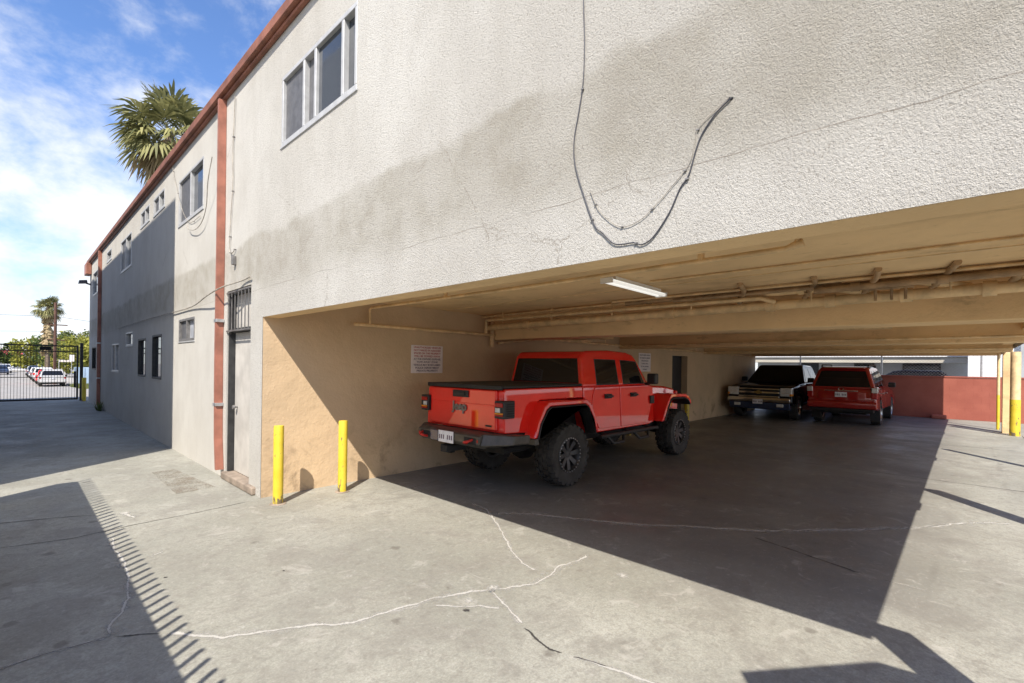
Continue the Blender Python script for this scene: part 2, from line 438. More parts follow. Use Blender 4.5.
def tag(o, label, cat, group=None):
    o['label'] = label; o['category'] = cat
    if group: o['group'] = group
    return o
def thing(name, label, cat, loc=(0, 0, 0), rz=0, group=None):
    o = bpy.data.objects.new(name, None); col.objects.link(o)
    o.location = loc; o.rotation_euler = (0, 0, rz); o.empty_display_size = .2
    return tag(o, label, cat, group)
def dup(o, parent=None):
    c = o.copy(); col.objects.link(c)
    if parent: c.parent = parent
    for ch in list(o.children): dup(ch, c)
    return c
def text(name, body, size, mat, parent, matrix, extrude=.002, align='CENTER', bold=0):
    cu = bpy.data.curves.new(name, 'FONT'); cu.body = body; cu.size = size; cu.extrude = extrude
    cu.align_x = align; cu.align_y = 'CENTER'; cu.offset = bold
    tmp = bpy.data.objects.new(name, cu); col.objects.link(tmp)
    bpy.context.view_layer.update()
    me = bpy.data.meshes.new_from_object(tmp.evaluated_get(bpy.context.evaluated_depsgraph_get()))
    bpy.data.objects.remove(tmp); bpy.data.curves.remove(cu)
    me.name = name; me.materials.clear(); me.materials.append(M[mat])
    o = bpy.data.objects.new(name, me); col.objects.link(o)
    if parent: o.parent = parent
    o.matrix_local = matrix
    return o
def basis(xa, ya, loc):
    xa = Vector(xa).normalized(); ya = Vector(ya).normalized(); za = xa.cross(ya)
    mm = Matrix((xa, ya, za)).transposed().to_4x4(); mm.translation = loc
    return mm

# ------------------------------------------------------------------ ground
FX = 2.10      # facade plane
TY = 6.20      # tan side wall of the carport
EY = -.80      # open end of the carport
SZ = -.80      # the street beyond the gate lies lower
ground = MB()
ground.add([(-60, -60, 0), (60, -60, 0), (60, 26.6, 0), (-60, 26.6, 0)], [(0, 1, 2, 3)], 0)
CR = {'A': [(-0.5, 3.62), (-0.03, 3.7), (0.06, 3.71), (0.16, 3.71), (0.26, 3.7), (0.39, 3.69), (0.42, 3.68)],
'A2': [(0.42, 3.68), (0.48, 3.63), (0.66, 3.5)],
'A3': [(0.66, 3.5), (0.78, 3.35), (0.89, 3.2), (1.01, 3.14), (1.13, 3.07), (1.26, 3.0), (1.37, 2.91), (1.48, 2.82), (1.63, 2.79), (1.79, 2.77), (1.94, 2.72), (2.08, 2.7), (2.22, 2.64), (2.33, 2.59), (2.45, 2.52), (2.63, 2.4), (2.78, 2.34), (2.96, 2.37), (3.14, 2.41), (3.28, 2.38), (3.51, 2.38)],
'B': [(3.83, 4.28), (3.75, 3.92), (3.34, 3.27), (3.06, 2.87), (2.96, 2.67), (2.93, 2.47)],
'C1': [(2.45, 2.52), (2.38, 2.36), (2.34, 2.21), (2.25, 2.02)],
'C2': [(2.25, 2.02), (2.21, 1.89), (2.18, 1.74), (2.2, 1.64)],
'C3': [(2.2, 1.64), (2.25, 1.51), (2.28, 1.38), (2.31, 1.26), (2.33, 1.17), (2.35, .9)],
'D': [(2.0, 2.66), (2.11, 2.5), (2.23, 2.4), (2.33, 2.23)],
'E': [(3.76, 3.81), (4.03, 3.46), (4.23, 3.07), (4.43, 2.7), (4.48, 2.6), (4.66, 2.34), (4.88, 2.09), (5.04, 1.84), (5.27, 1.53), (5.57, 1.24), (5.96, 0.9), (6.4, 0.53), (6.65, 0.32), (6.99, 0.12), (7.32, -0.1), (7.57, -0.41)],
'F': [(0.42, 3.68), (0.43, 3.84), (0.5, 3.95), (0.57, 4.19), (0.62, 4.59), (0.65, 4.99), (0.63, 5.38), (0.66, 5.77)],
'J1': [(-0.6, 7.2), (-0.07, 7.0), (0.32, 6.86), (0.66, 6.68)],
'J2': [(-0.5, 6.1), (-0.06, 6.08), (0.39, 5.96), (0.88, 6.04), (1.35, 6.06), (1.95, 6.14)],
'K': [(0.81, 4.97), (0.95, 5.03)], 'K2': [(0.79, 6.6), (0.85, 6.58), (0.92, 6.28)],
'G': [(4.77, 0.49), (4.77, 0.37), (4.77, 0.16)],
'H': [(5.04, 1.5), (4.89, 0.97), (4.77, 0.59)],
'W': [(1.94, 5.69), (2.7, 5.63), (3.43, 5.32), (4.25, 5.44)],
'P1': [(9.6, 5.2), (9.75, 2.6), (9.7, -.6), (9.75, -3)], 'P2': [(14.6, 4.6), (14.5, 2), (14.6, -.7), (14.6, -3)],
'P3': [(18.3, -1.1), (13, -1.05), (8, -1.1)],
}
WID = {'A': (.022, 1), 'A2': (.014, 3), 'A3': (.034, 1), 'B': (.026, 1), 'C1': (.022, 1), 'C2': (.018, 3), 'C3': (.026, 1), 'D': (.022, 1),
       'E': (.045, 1), 'F': (.022, 1), 'J1': (.016, 3), 'J2': (.014, 3), 'K': (.022, 1), 'K2': (.04, 1), 'G': (.03, 2), 'H': (.015, 3), 'W': (.028, 2),
       'P1': (.018, 3), 'P2': (.018, 3), 'P3': (.016, 3)}
core = [0.0] * 4
def ribbon(pts, w, mi):
    out_ = []
    for (a, b) in zip(pts, pts[1:]):
        a = Vector((*a, 0)); b = Vector((*b, 0)); n = max(1, int((b - a).length / .05))
        for i in range(n): out_.append(a.lerp(b, i / n))
    out_.append(Vector((*pts[-1], 0)))
    vs = []; fs = []
    for i, p in enumerate(out_):
        d = (out_[min(i + 1, len(out_) - 1)] - out_[max(i - 1, 0)]).normalized(); s_ = Vector((-d.y, d.x, 0))
        q = p + s_ * random.uniform(-.35, .35) * w; q.z = .0012 + .0008 * (mi != 2) + .0006 * (mi == 3)
        ww = w * random.uniform(.7, 1.25)
        vs += [q - s_ * ww, q, q + s_ * ww]
        core.extend([0, 1 if 0 < i < len(out_) - 1 else 0, 0])
    for i in range(len(out_) - 1):
        k = i * 3; fs += [(k, k + 1, k + 4, k + 3), (k + 1, k + 2, k + 5, k + 4)]
    ground.add(vs, fs, mi)
for k_, p_ in CR.items():
    if WID[k_][1] == 1: ribbon(p_, WID[k_][0] * 2.6, 2)
for k_, p_ in CR.items(): ribbon(p_, *WID[k_])
ribbon(CR['A'], .007, 3); ribbon(CR['C3'][:3], .012, 3); ribbon(CR['E'][8:14], .010, 3)
def blotch(x, y, r, mi):
    n = 14; vs = [(x, y, .0026)] + [(x + r * random.uniform(.8, 1.2) * math.cos(2 * PI * k / n), y + r * random.uniform(.8, 1.2) * math.sin(2 * PI * k / n), .0026) for k in range(n)]
    ground.add(vs, [(0, 1 + k, 1 + (k + 1) % n) for k in range(n)], mi); core.extend([1] + [0] * n)
blotch(2.12, 2.42, .05, 3); blotch(2.22, 2.50, .10, 1); blotch(3.35, 1.95, .12, 1); blotch(2.47, 2.52, .12, 1); blotch(2.93, 2.42, .10, 2); blotch(.82, 4.4, .03, 3); blotch(1.5, 3.9, .025, 3)
blotch(.45, 3.72, .12, 2); blotch(.62, 4.9, .12, 2); blotch(2.2, 1.2, .05, 3); blotch(3.0, 5.75, .16, 2); blotch(6.3, 1.8, .05, 1); blotch(9.6, 3.2, .12, 1); blotch(.85, 6.58, .12, 1)
pt = [(1.415, 8.734), (1.74, 8.82), (1.904, 7.112), (1.391, 7.045)]
cxp, cyp = 1.61, 7.93
ground.add([(x, y, .004) for x, y in pt] + [(cxp + (x - cxp) * .86, cyp + (y - cyp) * .95, .004) for x, y in pt],
           [(0, 1, 5, 4), (1, 2, 6, 5), (2, 3, 7, 6), (3, 0, 4, 7), (4, 5, 6, 7)], 4)
core.extend([0] * 4 + [1] * 4)
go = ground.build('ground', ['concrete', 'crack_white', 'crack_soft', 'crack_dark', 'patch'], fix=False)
ca = go.data.attributes.new('core', 'FLOAT', 'POINT'); ca.data.foreach_set('value', core)
go['kind'] = 'structure'
g = MB(); g.add([(-300, 26.6, -.004), (300, 26.6, -.004), (300, 60, SZ), (-300, 60, SZ), (300, 500, SZ), (-300, 500, SZ)], [(0, 1, 2, 3), (3, 2, 4, 5)])
st = g.build('street', 'asphalt', fix=False); st['kind'] = 'structure'
g = MB(); g.box(3.75, 5.4, 60, 150, SZ - .02, SZ + .12); st = g.build('pavement', 'sidewalk', bevel=.02); st['kind'] = 'structure'

# ------------------------------------------------------------------ apartment building
bld = thing('apartment_building', 'long two storey white stucco building with an open carport and brown red roof edge', 'building', (0, 0, 0))
TOP = 5.47
WIN = [  # y0, y1, z0, z1, style
    (3.96, 5.68, 4.11, 4.90, 'three'), (8.90, 10.55, 4.13, 4.97, 'two'), (11.76, 12.84, 4.79, 5.17, 'two'), (13.30, 14.36, 4.82, 5.19, 'two'),
    (15.60, 17.36, 4.12, 5.00, 'two'), (19.20, 20.30, 4.82, 5.16, 'one'), (22.6, 24.1, 4.10, 4.95, 'one'),
    (9.34, 10.42, 2.01, 2.41, 'bars'), (11.87, 12.82, 1.27, 2.21, 'dark'), (13.55, 14.5, 1.28, 2.18, 'dark'),
    (15.25, 16.3, 2.04, 2.40, 'one'), (17.5, 18.86, 1.33, 2.15, 'two'), (22.8, 24.1, 1.30, 2.15, 'dark')]
DOOR = (6.62, 7.60, 0, 2.65)
def holes_wall(mb, ys, zs, holes, X, rev):
    ys = sorted(set(ys + [h[0] for h in holes] + [h[1] for h in holes])); zs = sorted(set(zs + [h[2] for h in holes] + [h[3] for h in holes]))
    idx = {}
    vs = []
    for y in ys:
        for z in zs: idx[(y, z)] = len(vs); vs.append((X, y, z))
    fs = []
    for a, b in zip(ys, ys[1:]):
        for c, d in zip(zs, zs[1:]):
            my, mz = (a + b) / 2, (c + d) / 2
            if any(h[0] < my < h[1] and h[2] < mz < h[3] for h in holes): continue
            fs.append((idx[(a, c)], idx[(a, d)], idx[(b, d)], idx[(b, c)]))
    mb.add(vs, fs, 0)
    for h in holes:
        if h[4] == 'open': continue
        y0, y1, z0, z1 = h[:4]; q = [(y0, z0), (y0, z1), (y1, z1), (y1, z0)]
        for i in range(4):
            (ya, za), (yb, zb) = q[i], q[(i + 1) % 4]
            mb.add([(X, ya, za), (X, yb, zb), (X + rev, yb, zb), (X + rev, ya, za)], [(0, 1, 2, 3)], 0)
mb = MB()
holes = [(EY, TY, -.01, 2.207, 'open')] + WIN + [DOOR + ('d',)]
holes_wall(mb, [EY, TY, 25.15], [-.01, 0.0, 2.207, TOP], holes, FX, .16)
# inner faces: lintel underside is a part of its own; end and rear walls
mb.add([(FX, EY, 2.207), (20.9, EY, 2.207), (20.9, EY, TOP), (FX, EY, TOP)], [(0, 1, 2, 3)])
mb.add([(20.9, EY, 2.207), (20.9, 25.15, 2.207), (20.9, 25.15, TOP), (20.9, EY, TOP)], [(0, 1, 2, 3)])
mb.add([(20.9, TY + .2, 0), (20.9, 25.15, 0), (20.9, 25.15, 2.207), (20.9, TY + .2, 2.207)], [(0, 1, 2, 3)])
mb.add([(FX, 25.15, 0), (20.9, 25.15, 0), (20.9, 25.15, TOP), (FX, 25.15, TOP)], [(0, 1, 2, 3)])
mb.build('facade_wall', 'white_stucco', bld, fix=False)
mb = MB(); mb.box(FX - .015, 21.05, EY - .1, 25.3, TOP + .02, TOP + .09); mb.build('roof', 'roofing', bld)
mb = MB()
mb.box(FX - .10, FX - .02, EY - .14, 25.34, TOP - .015, TOP + .105)
mb.box(FX - .05, FX - .003, EY - .14, 25.34, TOP - .06, TOP - .023)
mb.build('roof_fascia', 'fascia', bld, bevel=.008)
# carport shell
mb = MB()
DW = (13.3, 14.35, 2.02)
def tw(x0, x1, z0, z1): mb.add([(x0, TY, z0), (x0, TY, z1), (x1, TY, z1), (x1, TY, z0)], [(0, 1, 2, 3)])
tw(FX + .004, DW[0], -.01, 2.60); tw(DW[1], 20.9, -.01, 2.60); tw(DW[0], DW[1], DW[2], 2.60)
mb.add([(DW[0], TY, 0), (DW[0], TY + .2, 0), (DW[0], TY + .2, DW[2]), (DW[0], TY, DW[2])], [(0, 1, 2, 3)])
mb.add([(DW[1], TY, 0), (DW[1], TY + .2, 0), (DW[1], TY + .2, DW[2]), (DW[1], TY, DW[2])], [(0, 1, 2, 3)])
mb.add([(20.9, TY, 0), (20.9, TY + .2, 0), (20.9, TY + .2, 2.6), (20.9, TY, 2.6)], [(0, 1, 2, 3)])
mb.build('carport_side_wall', 'tan_wall', bld, fix=False)
mb = MB(); mb.box(DW[0], DW[1], TY + .19, TY + .24, 0, DW[2]); mb.build('service_door', 'trim_black', bld)
mb = MB(); mb.box(FX + .001, 20.9, EY + .002, TY + .2, 2.545, 2.60); mb.build('carport_ceiling', 'tan_beam', bld)
mb = MB(); mb.box(FX + .003, FX + .19, EY + .003, TY - .002, 2.203, 2.55); mb.build('beam', 'tan_beam', bld, bevel=.012)
for (bx, bz, bw) in ((5.95, 2.112, .42), (10.35, 2.112, .42), (15.6, 2.125, .42), (20.45, 2.17, .40)):
    mb = MB(); mb.box(bx, bx + bw, EY + .02, TY - .002, bz, 2.55); mb.build('beam', 'tan_beam', bld, bevel=.012)
mb = MB(); mb.box(FX + .285, 20.4, EY + .01, EY + .2, 2.29, 2.55); mb.build('beam', 'tan_beam', bld, bevel=.012)
for x_ in (3.62, 4.84, 7.6, 8.82, 12.0, 13.2):
    mb = MB(); mb.box(x_, x_ + .035, EY + .22, TY - .004, 2.538, 2.548); mb.build('ceiling_batten', 'tan_pipe', bld)
# columns along the open end
for cxx in (2.30, 7.32, 12.2, 18.75):
    hw_ = .13 if cxx > 15 else .075 if cxx < 5 else .05
    mb = MB(); mb.box(cxx - hw_, cxx + hw_, EY - .16, EY + (-.03 if 9 < cxx < 15 else .06), 0, 2.20); mb.build('column', 'tan_beam', bld, bevel=.012)
# front windows
def window(y0, y1, z0, z1, style):
    f = MB(); X = FX + .05; t = .045
    for (a, b, c, d) in ((y0, y1, z1 - t, z1), (y0, y1, z0, z0 + t), (y0, y0 + t, z0 + t, z1 - t), (y1 - t, y1, z0 + t, z1 - t)):
        f.box(FX - .006, FX + .10, a + .002, b - .002, c, d)
    k = {'three': [.16, .50, .66], 'two': [.5], 'bars': [.5], 'dark': [], 'one': []}[style]
    for q in k:
        yy = y0 + (y1 - y0) * q; f.box(FX - .004, FX + .085, yy - .024, yy + .024, z0 + t, z1 - t)
    w = f.build('window', 'dark_metal' if style == 'dark' else 'grey_metal' if style == 'bars' else 'alu', bld, bevel=.006)
    edges = [y0 + t] + [y0 + (y1 - y0) * q for q in k] + [y1 - t]
    for i, (a, b) in enumerate(zip(edges, edges[1:])):
        p = MB(); dx = .03 if i % 2 else .05
        p.box(FX + dx, FX + dx + .01, a + .004, b - .004, z0 + t - .01, z1 - t + .01)
        mt = 'glass'
        if style in ('two',) and i == len(edges) - 2: mt = 'screen'
        if style == 'three' and i >= 2: mt = 'screen'
        if style == 'bars' : mt = 'screen' if i else 'curtain'
        p.build('pane', mt, w)
    s_ = MB(); s_.box(FX - .014, FX + .10, y0 - .02, y1 + .02, z0 - .025, z0 - .002); s_.build('sill', 'alu' if style != 'dark' else 'white_stucco', w, bevel=.005)
    if style in ('two', 'three'):
        c_ = MB(); n = 16
        ya, yb = (edges[0], edges[1]) if style == 'two' else (edges[3], edges[4])
        for i in range(n):
            a = ya + (yb - ya) * i / n; b = ya + (yb - ya) * (i + 1) / n
            d0, d1 = (.10, .13) if i % 2 else (.13, .10)
            c_.add([(FX + d0, a, z0 + .05), (FX + d1, b, z0 + .05), (FX + d1, b, z1 - .05), (FX + d0, a, z1 - .05)], [(0, 1, 2, 3)])
        c_.build('curtain', 'curtain', w)
    bk = MB(); bk.box(FX + .161, FX + .19, y0 - .02, y1 + .02, z0 - .02, z1 + .02); bk.build('backing', 'under', w)
for w_ in WIN: window(*w_)
# door with barred transom
dr = MB(); dr.box(FX + .10, FX + .145, DOOR[0] + .03, DOOR[1] - .042, .105, 2.07); do = dr.build('door', 'door_white', bld, bevel=.008)
k_ = MB(); k_.lathe([(.0, -.07), (.028, -.065), (.03, -.04), (.012, -.03), (.012, 0), (0, 0)], (FX + .10, DOOR[1] - .17, 1.02), 'x', 16, close=False); k_.build('handle', 'grey_metal', do)
fr = MB()
fr.box(FX + .02, FX + .15, DOOR[1] - .04, DOOR[1] - .004, .1, 2.645)
fr.box(FX + .02, FX + .15, DOOR[0] + .004, DOOR[0] + .028, .1, 2.645)
fr.box(FX + .02, FX + .15, DOOR[0] + .03, DOOR[1] - .07, 2.075, 2.12)
fr.box(FX + .02, FX + .15, DOOR[0] + .03, DOOR[1] - .07, 2.60, 2.645)
fr.build('frame', 'dark_metal', do, bevel=.004)
gb = MB()
for i in range(7):
    yy = DOOR[0] + .07 + i * (DOOR[1] - DOOR[0] - .16) / 6
    gb.box(FX - .012, FX - .002, yy - .0065, yy + .0065, 2.09, 2.63)
gb.box(FX - .014, FX - .0015, DOOR[0] + .006, DOOR[1] - .006, 2.075, 2.095); gb.box(FX - .014, FX - .0015, DOOR[0] + .006, DOOR[1] - .006, 2.61, 2.63)
gb.build('grille', 'grey_metal', do)
tg = MB(); tg.box(FX + .11, FX + .12, DOOR[0] + .03, DOOR[1] - .042, 2.12, 2.60); tg.build('transom_panel', 'door_white', do)
bk = MB(); bk.box(FX + .161, FX + .2, DOOR[0] - .05, DOOR[1] + .05, 0, 2.7); bk.build('backing', 'under', do)
sp = MB(); sp.box(FX - .05, FX + .158, DOOR[0] - .25, DOOR[1] + .03, .0, .10); sp.build('step', 'stoop', bld, bevel=.02)
# downpipes
def downpipe(y, w, kink=True):
    mb = MB()
    pts = [(y, TOP - .06), (y - .01, 3.5), (y + .012, 1.9), (y, 1.1), (y + (-.02 if kink else 0), .55), (y + (-.085 if kink else 0), .12)]
    for (ya, za), (yb, zb) in zip(pts, pts[1:]):
        mb.hexa([(FX - .10, ya - w, za), (FX - .004, ya - w, za), (FX - .004, ya + w, za), (FX - .10, ya + w, za)],
                [(FX - .10, yb - w, zb), (FX - .004, yb - w, zb), (FX - .004, yb + w, zb), (FX - .10, yb + w, zb)])
    d = mb.build('downpipe', 'rust_paint', bld)
    for z in (1.02, 2.22):
        s_ = MB(); s_.box(FX - .108, FX - .002, y - w - .03, y + w + .03, z, z + .045); s_.build('strap', 'galv', d, bevel=.004)
downpipe(7.77, .033); downpipe(21.55, .04, False)
mb = MB(); mb.box(FX - .17, FX - .005, 24.55, 25.25, 4.98, 5.42); mb.build('rain_head', 'rust_paint', bld, bevel=.02)
mb = MB(); mb.tube([(FX, 24.9, 4.62), (FX - .14, 24.9, 4.66)], .03); mb.hexa([(FX - .36, 24.75, 4.62), (FX - .1, 24.75, 4.66), (FX - .1, 25.05, 4.66), (FX - .36, 25.05, 4.62)], [(FX - .34, 24.8, 4.74), (FX - .12, 24.8, 4.78), (FX - .12, 25, 4.78), (FX - .34, 25, 4.74)]); mb.build('wall_lamp', 'dark_metal', bld)
# small box and pipe stub on the facade
mb = MB(); mb.box(FX - .05, FX - .002, 7.22, 7.28, 2.98, 3.10); mb.build('junction_box', 'grey_metal', bld, bevel=.006)
# pipes under the ceiling
def pipe(pts, r, n=10, name='pipe'):
    mb = MB(); mb.tube(pts, r, n); return mb
def add_pipe(pts, r, couplings=(), mat='tan_pipe'):
    mb = MB(); mb.tube(pts, r, 10)
    for (a, b) in couplings: mb.tube([a, b], r * 1.28, 12)
    return mb.build('pipe', mat, bld)
add_pipe([(3.25, 6.10, 2.20), (8, 6.10, 2.19), (13, 6.10, 2.175), (20.3, 6.10, 2.15)], .024, [((6.2, 6.1, 2.195), (6.3, 6.1, 2.195)), ((10, 6.1, 2.185), (10.1, 6.1, 2.185))])
add_pipe([(3.48, 6.10, 2.21), (3.48, 6.10, 2.42), (3.48, 6.06, 2.44), (3.5, 3, 2.435), (3.5, .86, 2.445), (3.5, .80, 2.47), (3.5, .77, 2.545)], .019,
         [((3.5, 1.42, 2.44), (3.5, 1.42, 2.545)), ((3.5, 4.42, 2.44), (3.5, 4.42, 2.545)), ((3.5, .76, 2.47), (3.5, .83, 2.455))])
add_pipe([(4.5, 2.35, 2.53), (4.5, EY + .05, 2.53)], .011)
# drain run along the first beam
def yrun(x, y0, y1, z0, z1): return [(x, y0 + (y1 - y0) * i / 6, z0 + (z1 - z0) * i / 6) for i in range(7)]
add_pipe(yrun(5.76, 6.1, EY + .06, 2.315, 2.375), .052, [((5.76, y, 2.315 + (6.1 - y) * .0087), (5.76, y - .09, 2.315 + (6.1 - y) * .0087)) for y in (5.2, 2.75, 1.6, 1.05, .45, -.1)])
add_pipe(yrun(5.62, 5.95, 1.62, 2.425, 2.425) + [(5.66, 1.56, 2.40), (5.70, 1.5, 2.385)], .024, [((5.62, 4.6, 2.425), (5.62, 4.54, 2.425)), ((5.62, 3.4, 2.425), (5.62, 3.34, 2.425))])
add_pipe([(5.62, 5.95, 2.425), (5.62, 5.98, 2.40), (5.62, 5.98, 2.21)], .024)
add_pipe([(5.80, .62, 2.39), (5.72, .9, 2.47), (5.70, 1.0, 2.49), (5.70, 1.55, 2.49), (5.70, 1.75, 2.47)], .042, [((5.70, 1.2, 2.49), (5.70, 1.28, 2.49))])
add_pipe([(5.80, -.02, 2.39), (5.72, .3, 2.49), (5.70, .40, 2.54)], .048)
add_pipe([(5.80, -.5, 2.39), (5.72, -.3, 2.48), (5.70, -.2, 2.545)], .040)
add_pipe(yrun(5.5, 3.4, EY + .06, 2.52, 2.515), .014)
add_pipe(yrun(5.68, 6.15, 2.2, 2.50, 2.52), .016)
for yy in (5.6, 4.55, 3.5, 2.4, 1.15, .1): add_pipe([(5.64, yy, 2.36), (5.64, yy, 2.55)], .008)
add_pipe([(5.9, 6.12, 2.55), (5.9, 6.12, 1.98)], .04); add_pipe([(6.05, 6.1, 2.06), (7.1, 6.1, 2.17), (9.0, 6.1, 2.24)], .022)
add_pipe(yrun(10.25, 6.1, EY + .06, 2.17, 2.2), .02); add_pipe(yrun(10.2, 6.1, .9, 2.42, 2.40), .04)
add_pipe(yrun(15.52, 6.1, EY + .06, 2.20, 2.2), .02)
add_pipe([(8.6, 6.12, 2.30), (8.6, 6.12, 2.52), (9.9, 6.12, 2.52)], .035)
for x in (7.9, 9.6, 11.6, 14.8, 17.5): add_pipe([(x, 6.12, 2.18), (x, 6.12, 2.54)], .008)
for (y0, x1, dz) in ((1.9, 5.45, 0), (1.25, 5.5, .02), (.75, 5.4, .0), (.25, 5.45, .02), (-.25, 5.42, 0), (-.55, 5.5, .01)):
    add_pipe([(5.76, y0, 2.37), (5.72, y0 - .05, 2.45), (x1, y0 - .16, 2.50 + dz), (x1 - .25, y0 - .2, 2.53)], .026, [((5.72, y0 - .05, 2.44), (5.66, y0 - .06, 2.47))], 'pipe_brown')
for (y0, y1, z, x, r_) in ((2.6, -.74, 2.475, 5.58, .02), (1.1, -.74, 2.44, 5.52, .032), (3.3, .9, 2.505, 5.66, .03)):
    add_pipe(yrun(x, y0, y1, z, z + .02), r_, [((x, y, z + .005), (x, y - .07, z + .005)) for y in (y0 - .3, (y0 + y1) / 2, y1 + .35)], 'pipe_brown')
for yy in (.62, .50, .40):
    add_pipe([(5.60, yy, 2.31), (5.60, yy, 2.50)], .012, (), 'pipe_brown')
add_pipe([(5.60, .66, 2.50), (5.60, .34, 2.50)], .014, (), 'pipe_brown'); add_pipe([(5.60, .66, 2.42), (5.60, .34, 2.42)], .012, (), 'pipe_brown')
# blocking under the ceiling beside the wall
for (x0, x1, y0, z0) in ((7.4, 9.6, 5.9, 2.30), (11.1, 12.6, 5.85, 2.3)):
    mb = MB(); mb.box(x0, x1, y0, TY - .003, z0, 2.548); mb.build('bulkhead', 'tan_beam', bld, bevel=.01)

# fluorescent fitting
lf = thing('ceiling_light', 'white twin tube fluorescent fitting fixed to the carport ceiling', 'light', (4.55, 2.53, 2.545), math.radians(1))
mb = MB(); mb.prism([(-.50, 0), (.50, 0), (.50, -.04), (-.50, -.04)], -.045, .045); mb.build('housing', 'lamp_white', lf, bevel=.008)
for s_ in (-1, 1):
    mb = MB(); mb.tube([(-.58, .04 * s_, -.06), (.58, .04 * s_, -.06)], .015, 12); mb.build('tube', 'lamp_tube', lf)
mb = MB(); mb.box(-.605, -.58, -.065, .065, -.08, -.03); mb.box(.58, .605, -.065, .065, -.08, -.03); mb.box(-.58, .58, -.065, .065, -.044, -.041); mb.build('reflector', 'lamp_white', lf, bevel=.004)

# wall signs
def wall_sign(x0, x1, z0, z1, label, lines):
    t_ = thing('parking_sign', label, 'sign', ((x0 + x1) / 2, TY - .012, (z0 + z1) / 2))
    w, h = (x1 - x0) / 2, (z1 - z0) / 2
    p = MB(); p.box(-w, w, -.004, .004, -h, h); p.build('panel', 'sign_white', t_, bevel=.003)
    n = len(lines)
    for i, (tx, mt) in enumerate(lines):
        z = h - (i + .75) * 2 * h / (n + .5)
        o = text('lettering', tx, .040 * (2 * h / .43), mt, t_, basis((1, 0, 0), (0, 0, 1), (0, -.006, z)), .0006, bold=.0008)
        wd = max(v.co.x for v in o.data.vertices) - min(v.co.x for v in o.data.vertices)
        f = min(1.15, 1.7 * w / max(wd, .01))
        for v in o.data.vertices: v.co.x *= f
    return t_
wall_sign(4.24, 4.85, 1.52, 1.955, 'white notice with red and dark lettering on the tan wall behind the lifted pickup', [
    ('UNAUTHORIZED VEHICLES', 'ink_red'), ('NOT PARKED IN ASSIGNED', 'ink_red'), ('SPACES ON THIS PROPERTY', 'ink_red'), ('WILL BE TOWED AWAY', 'ink_red'),
    ('AT THE OWNERS EXPENSE', 'ink_dark'), ('TOW AWAY ZONE', 'ink_dark'), ('VEHICLES MAY BE RECLAIMED', 'ink_dark'), ('POLICE DEPARTMENT', 'ink_dark'), ('PRIVATE PROPERTY', 'ink_dark')])
wall_sign(11.3, 11.95, 1.55, 2.04, 'white notice beside the dark service doorway', [
    ('UNAUTHORIZED VEHICLES', 'ink_dark'), ('NOT PARKED IN ASSIGNED', 'ink_dark'), ('SPACES WILL BE', 'ink_dark'), ('TOWED AWAY', 'ink_dark'), ('AT THE OWNERS', 'ink_dark'), ('EXPENSE', 'ink_dark')])

# ------------------------------------------------------------------ cables on the facade
def smooth_path(p, n=4):
    p = [Vector(a) for a in p]; o = []
    for i in range(len(p) - 1):
        p0, p1, p2, p3 = p[max(i - 1, 0)], p[i], p[i + 1], p[min(i + 2, len(p) - 1)]
        for k in range(n):
            t_ = k / n
            o.append(.5 * ((2 * p1) + (p2 - p0) * t_ + (2 * p0 - 5 * p1 + 4 * p2 - p3) * t_ ** 2 + (3 * p1 - p0 - 3 * p2 + p3) * t_ ** 3))
    return o + [p[-1]]
def cable(name, yz, r, mat, label, off=.015):
    pts = smooth_path([(FX - (off if abs(y - 7.9) > .55 or off < .02 else .112) - r, y, z) for y, z in yz])
    mb = MB(); mb.tube(pts, r, 6); o = mb.build(name, mat); tag(o, label, 'cable')
    for k in range(3, len(pts) - 1, max(6, len(pts) // 5)) if off < .02 else ():
        p = pts[k]; c_ = MB(); w_ = max(r * 1.8, .005); c_.box(p.x - r * 1.3, FX - .001, p.y - w_ * 1.4, p.y + w_ * 1.4, p.z - w_ * .6, p.z + w_ * .6); c_.build('clip', 'grey_metal', o)
    if off < .01:
        p = pts[-1]; c_ = MB(); c_.lathe([(0, -.004), (.005, -.004), (.007, -.001), (0, -.001)], (FX, p.y, p.z), 'x', 10, close=False); c_.build('entry_plug', 'under', o)
    return o
cable('cable', [(1.50, 5.3), (1.50, 4.4), (1.5, 3.83), (1.5, 3.61), (1.49, 3.39), (1.495, 3.18), (1.52, 3.03), (1.55, 2.88), (1.54, 2.74), (1.48, 2.56), (1.41, 2.39), (1.36, 2.34), (1.3, 2.28), (1.25, 2.265), (1.18, 2.262), (1.14, 2.245), (1.08, 2.27), (1.0, 2.37), (0.95, 2.47), (0.91, 2.52), (0.88, 2.62), (0.85, 2.69), (0.79, 2.76), (0.73, 2.8)],
      .0032, 'cable_black', 'long black cable hanging in a deep loop on the white stucco above the carport', .004)
cable('cable', [(1.44, 2.58), (1.39, 2.47), (1.3, 2.38), (1.23, 2.35), (1.14, 2.37), (1.07, 2.42), (1.0, 2.48), (0.91, 2.57), (0.885, 2.66), (0.86, 2.73), (0.74, 2.803)],
      .0018, 'cable_grey', 'thin beige wire in a shallow loop inside the loop of the black cable', .005)
cable('cable', [(17.49, 2.56), (14.13, 2.58), (11.1, 2.57), (9.38, 2.57), (8.13, 2.63), (7.37, 2.68), (6.89, 2.72), (6.56, 2.74)], .010, 'cable_grey', 'thin wire sagging along the white wall over the small high window', .025)
cable('cable', [(11.02, 5.40), (10.91, 5.2), (10.62, 4.84), (10.35, 4.5), (9.94, 4.17), (9.56, 4.02), (9.01, 4.02)], .004, 'cable_grey', 'pale cable drooping across the upper window with the pale blind')
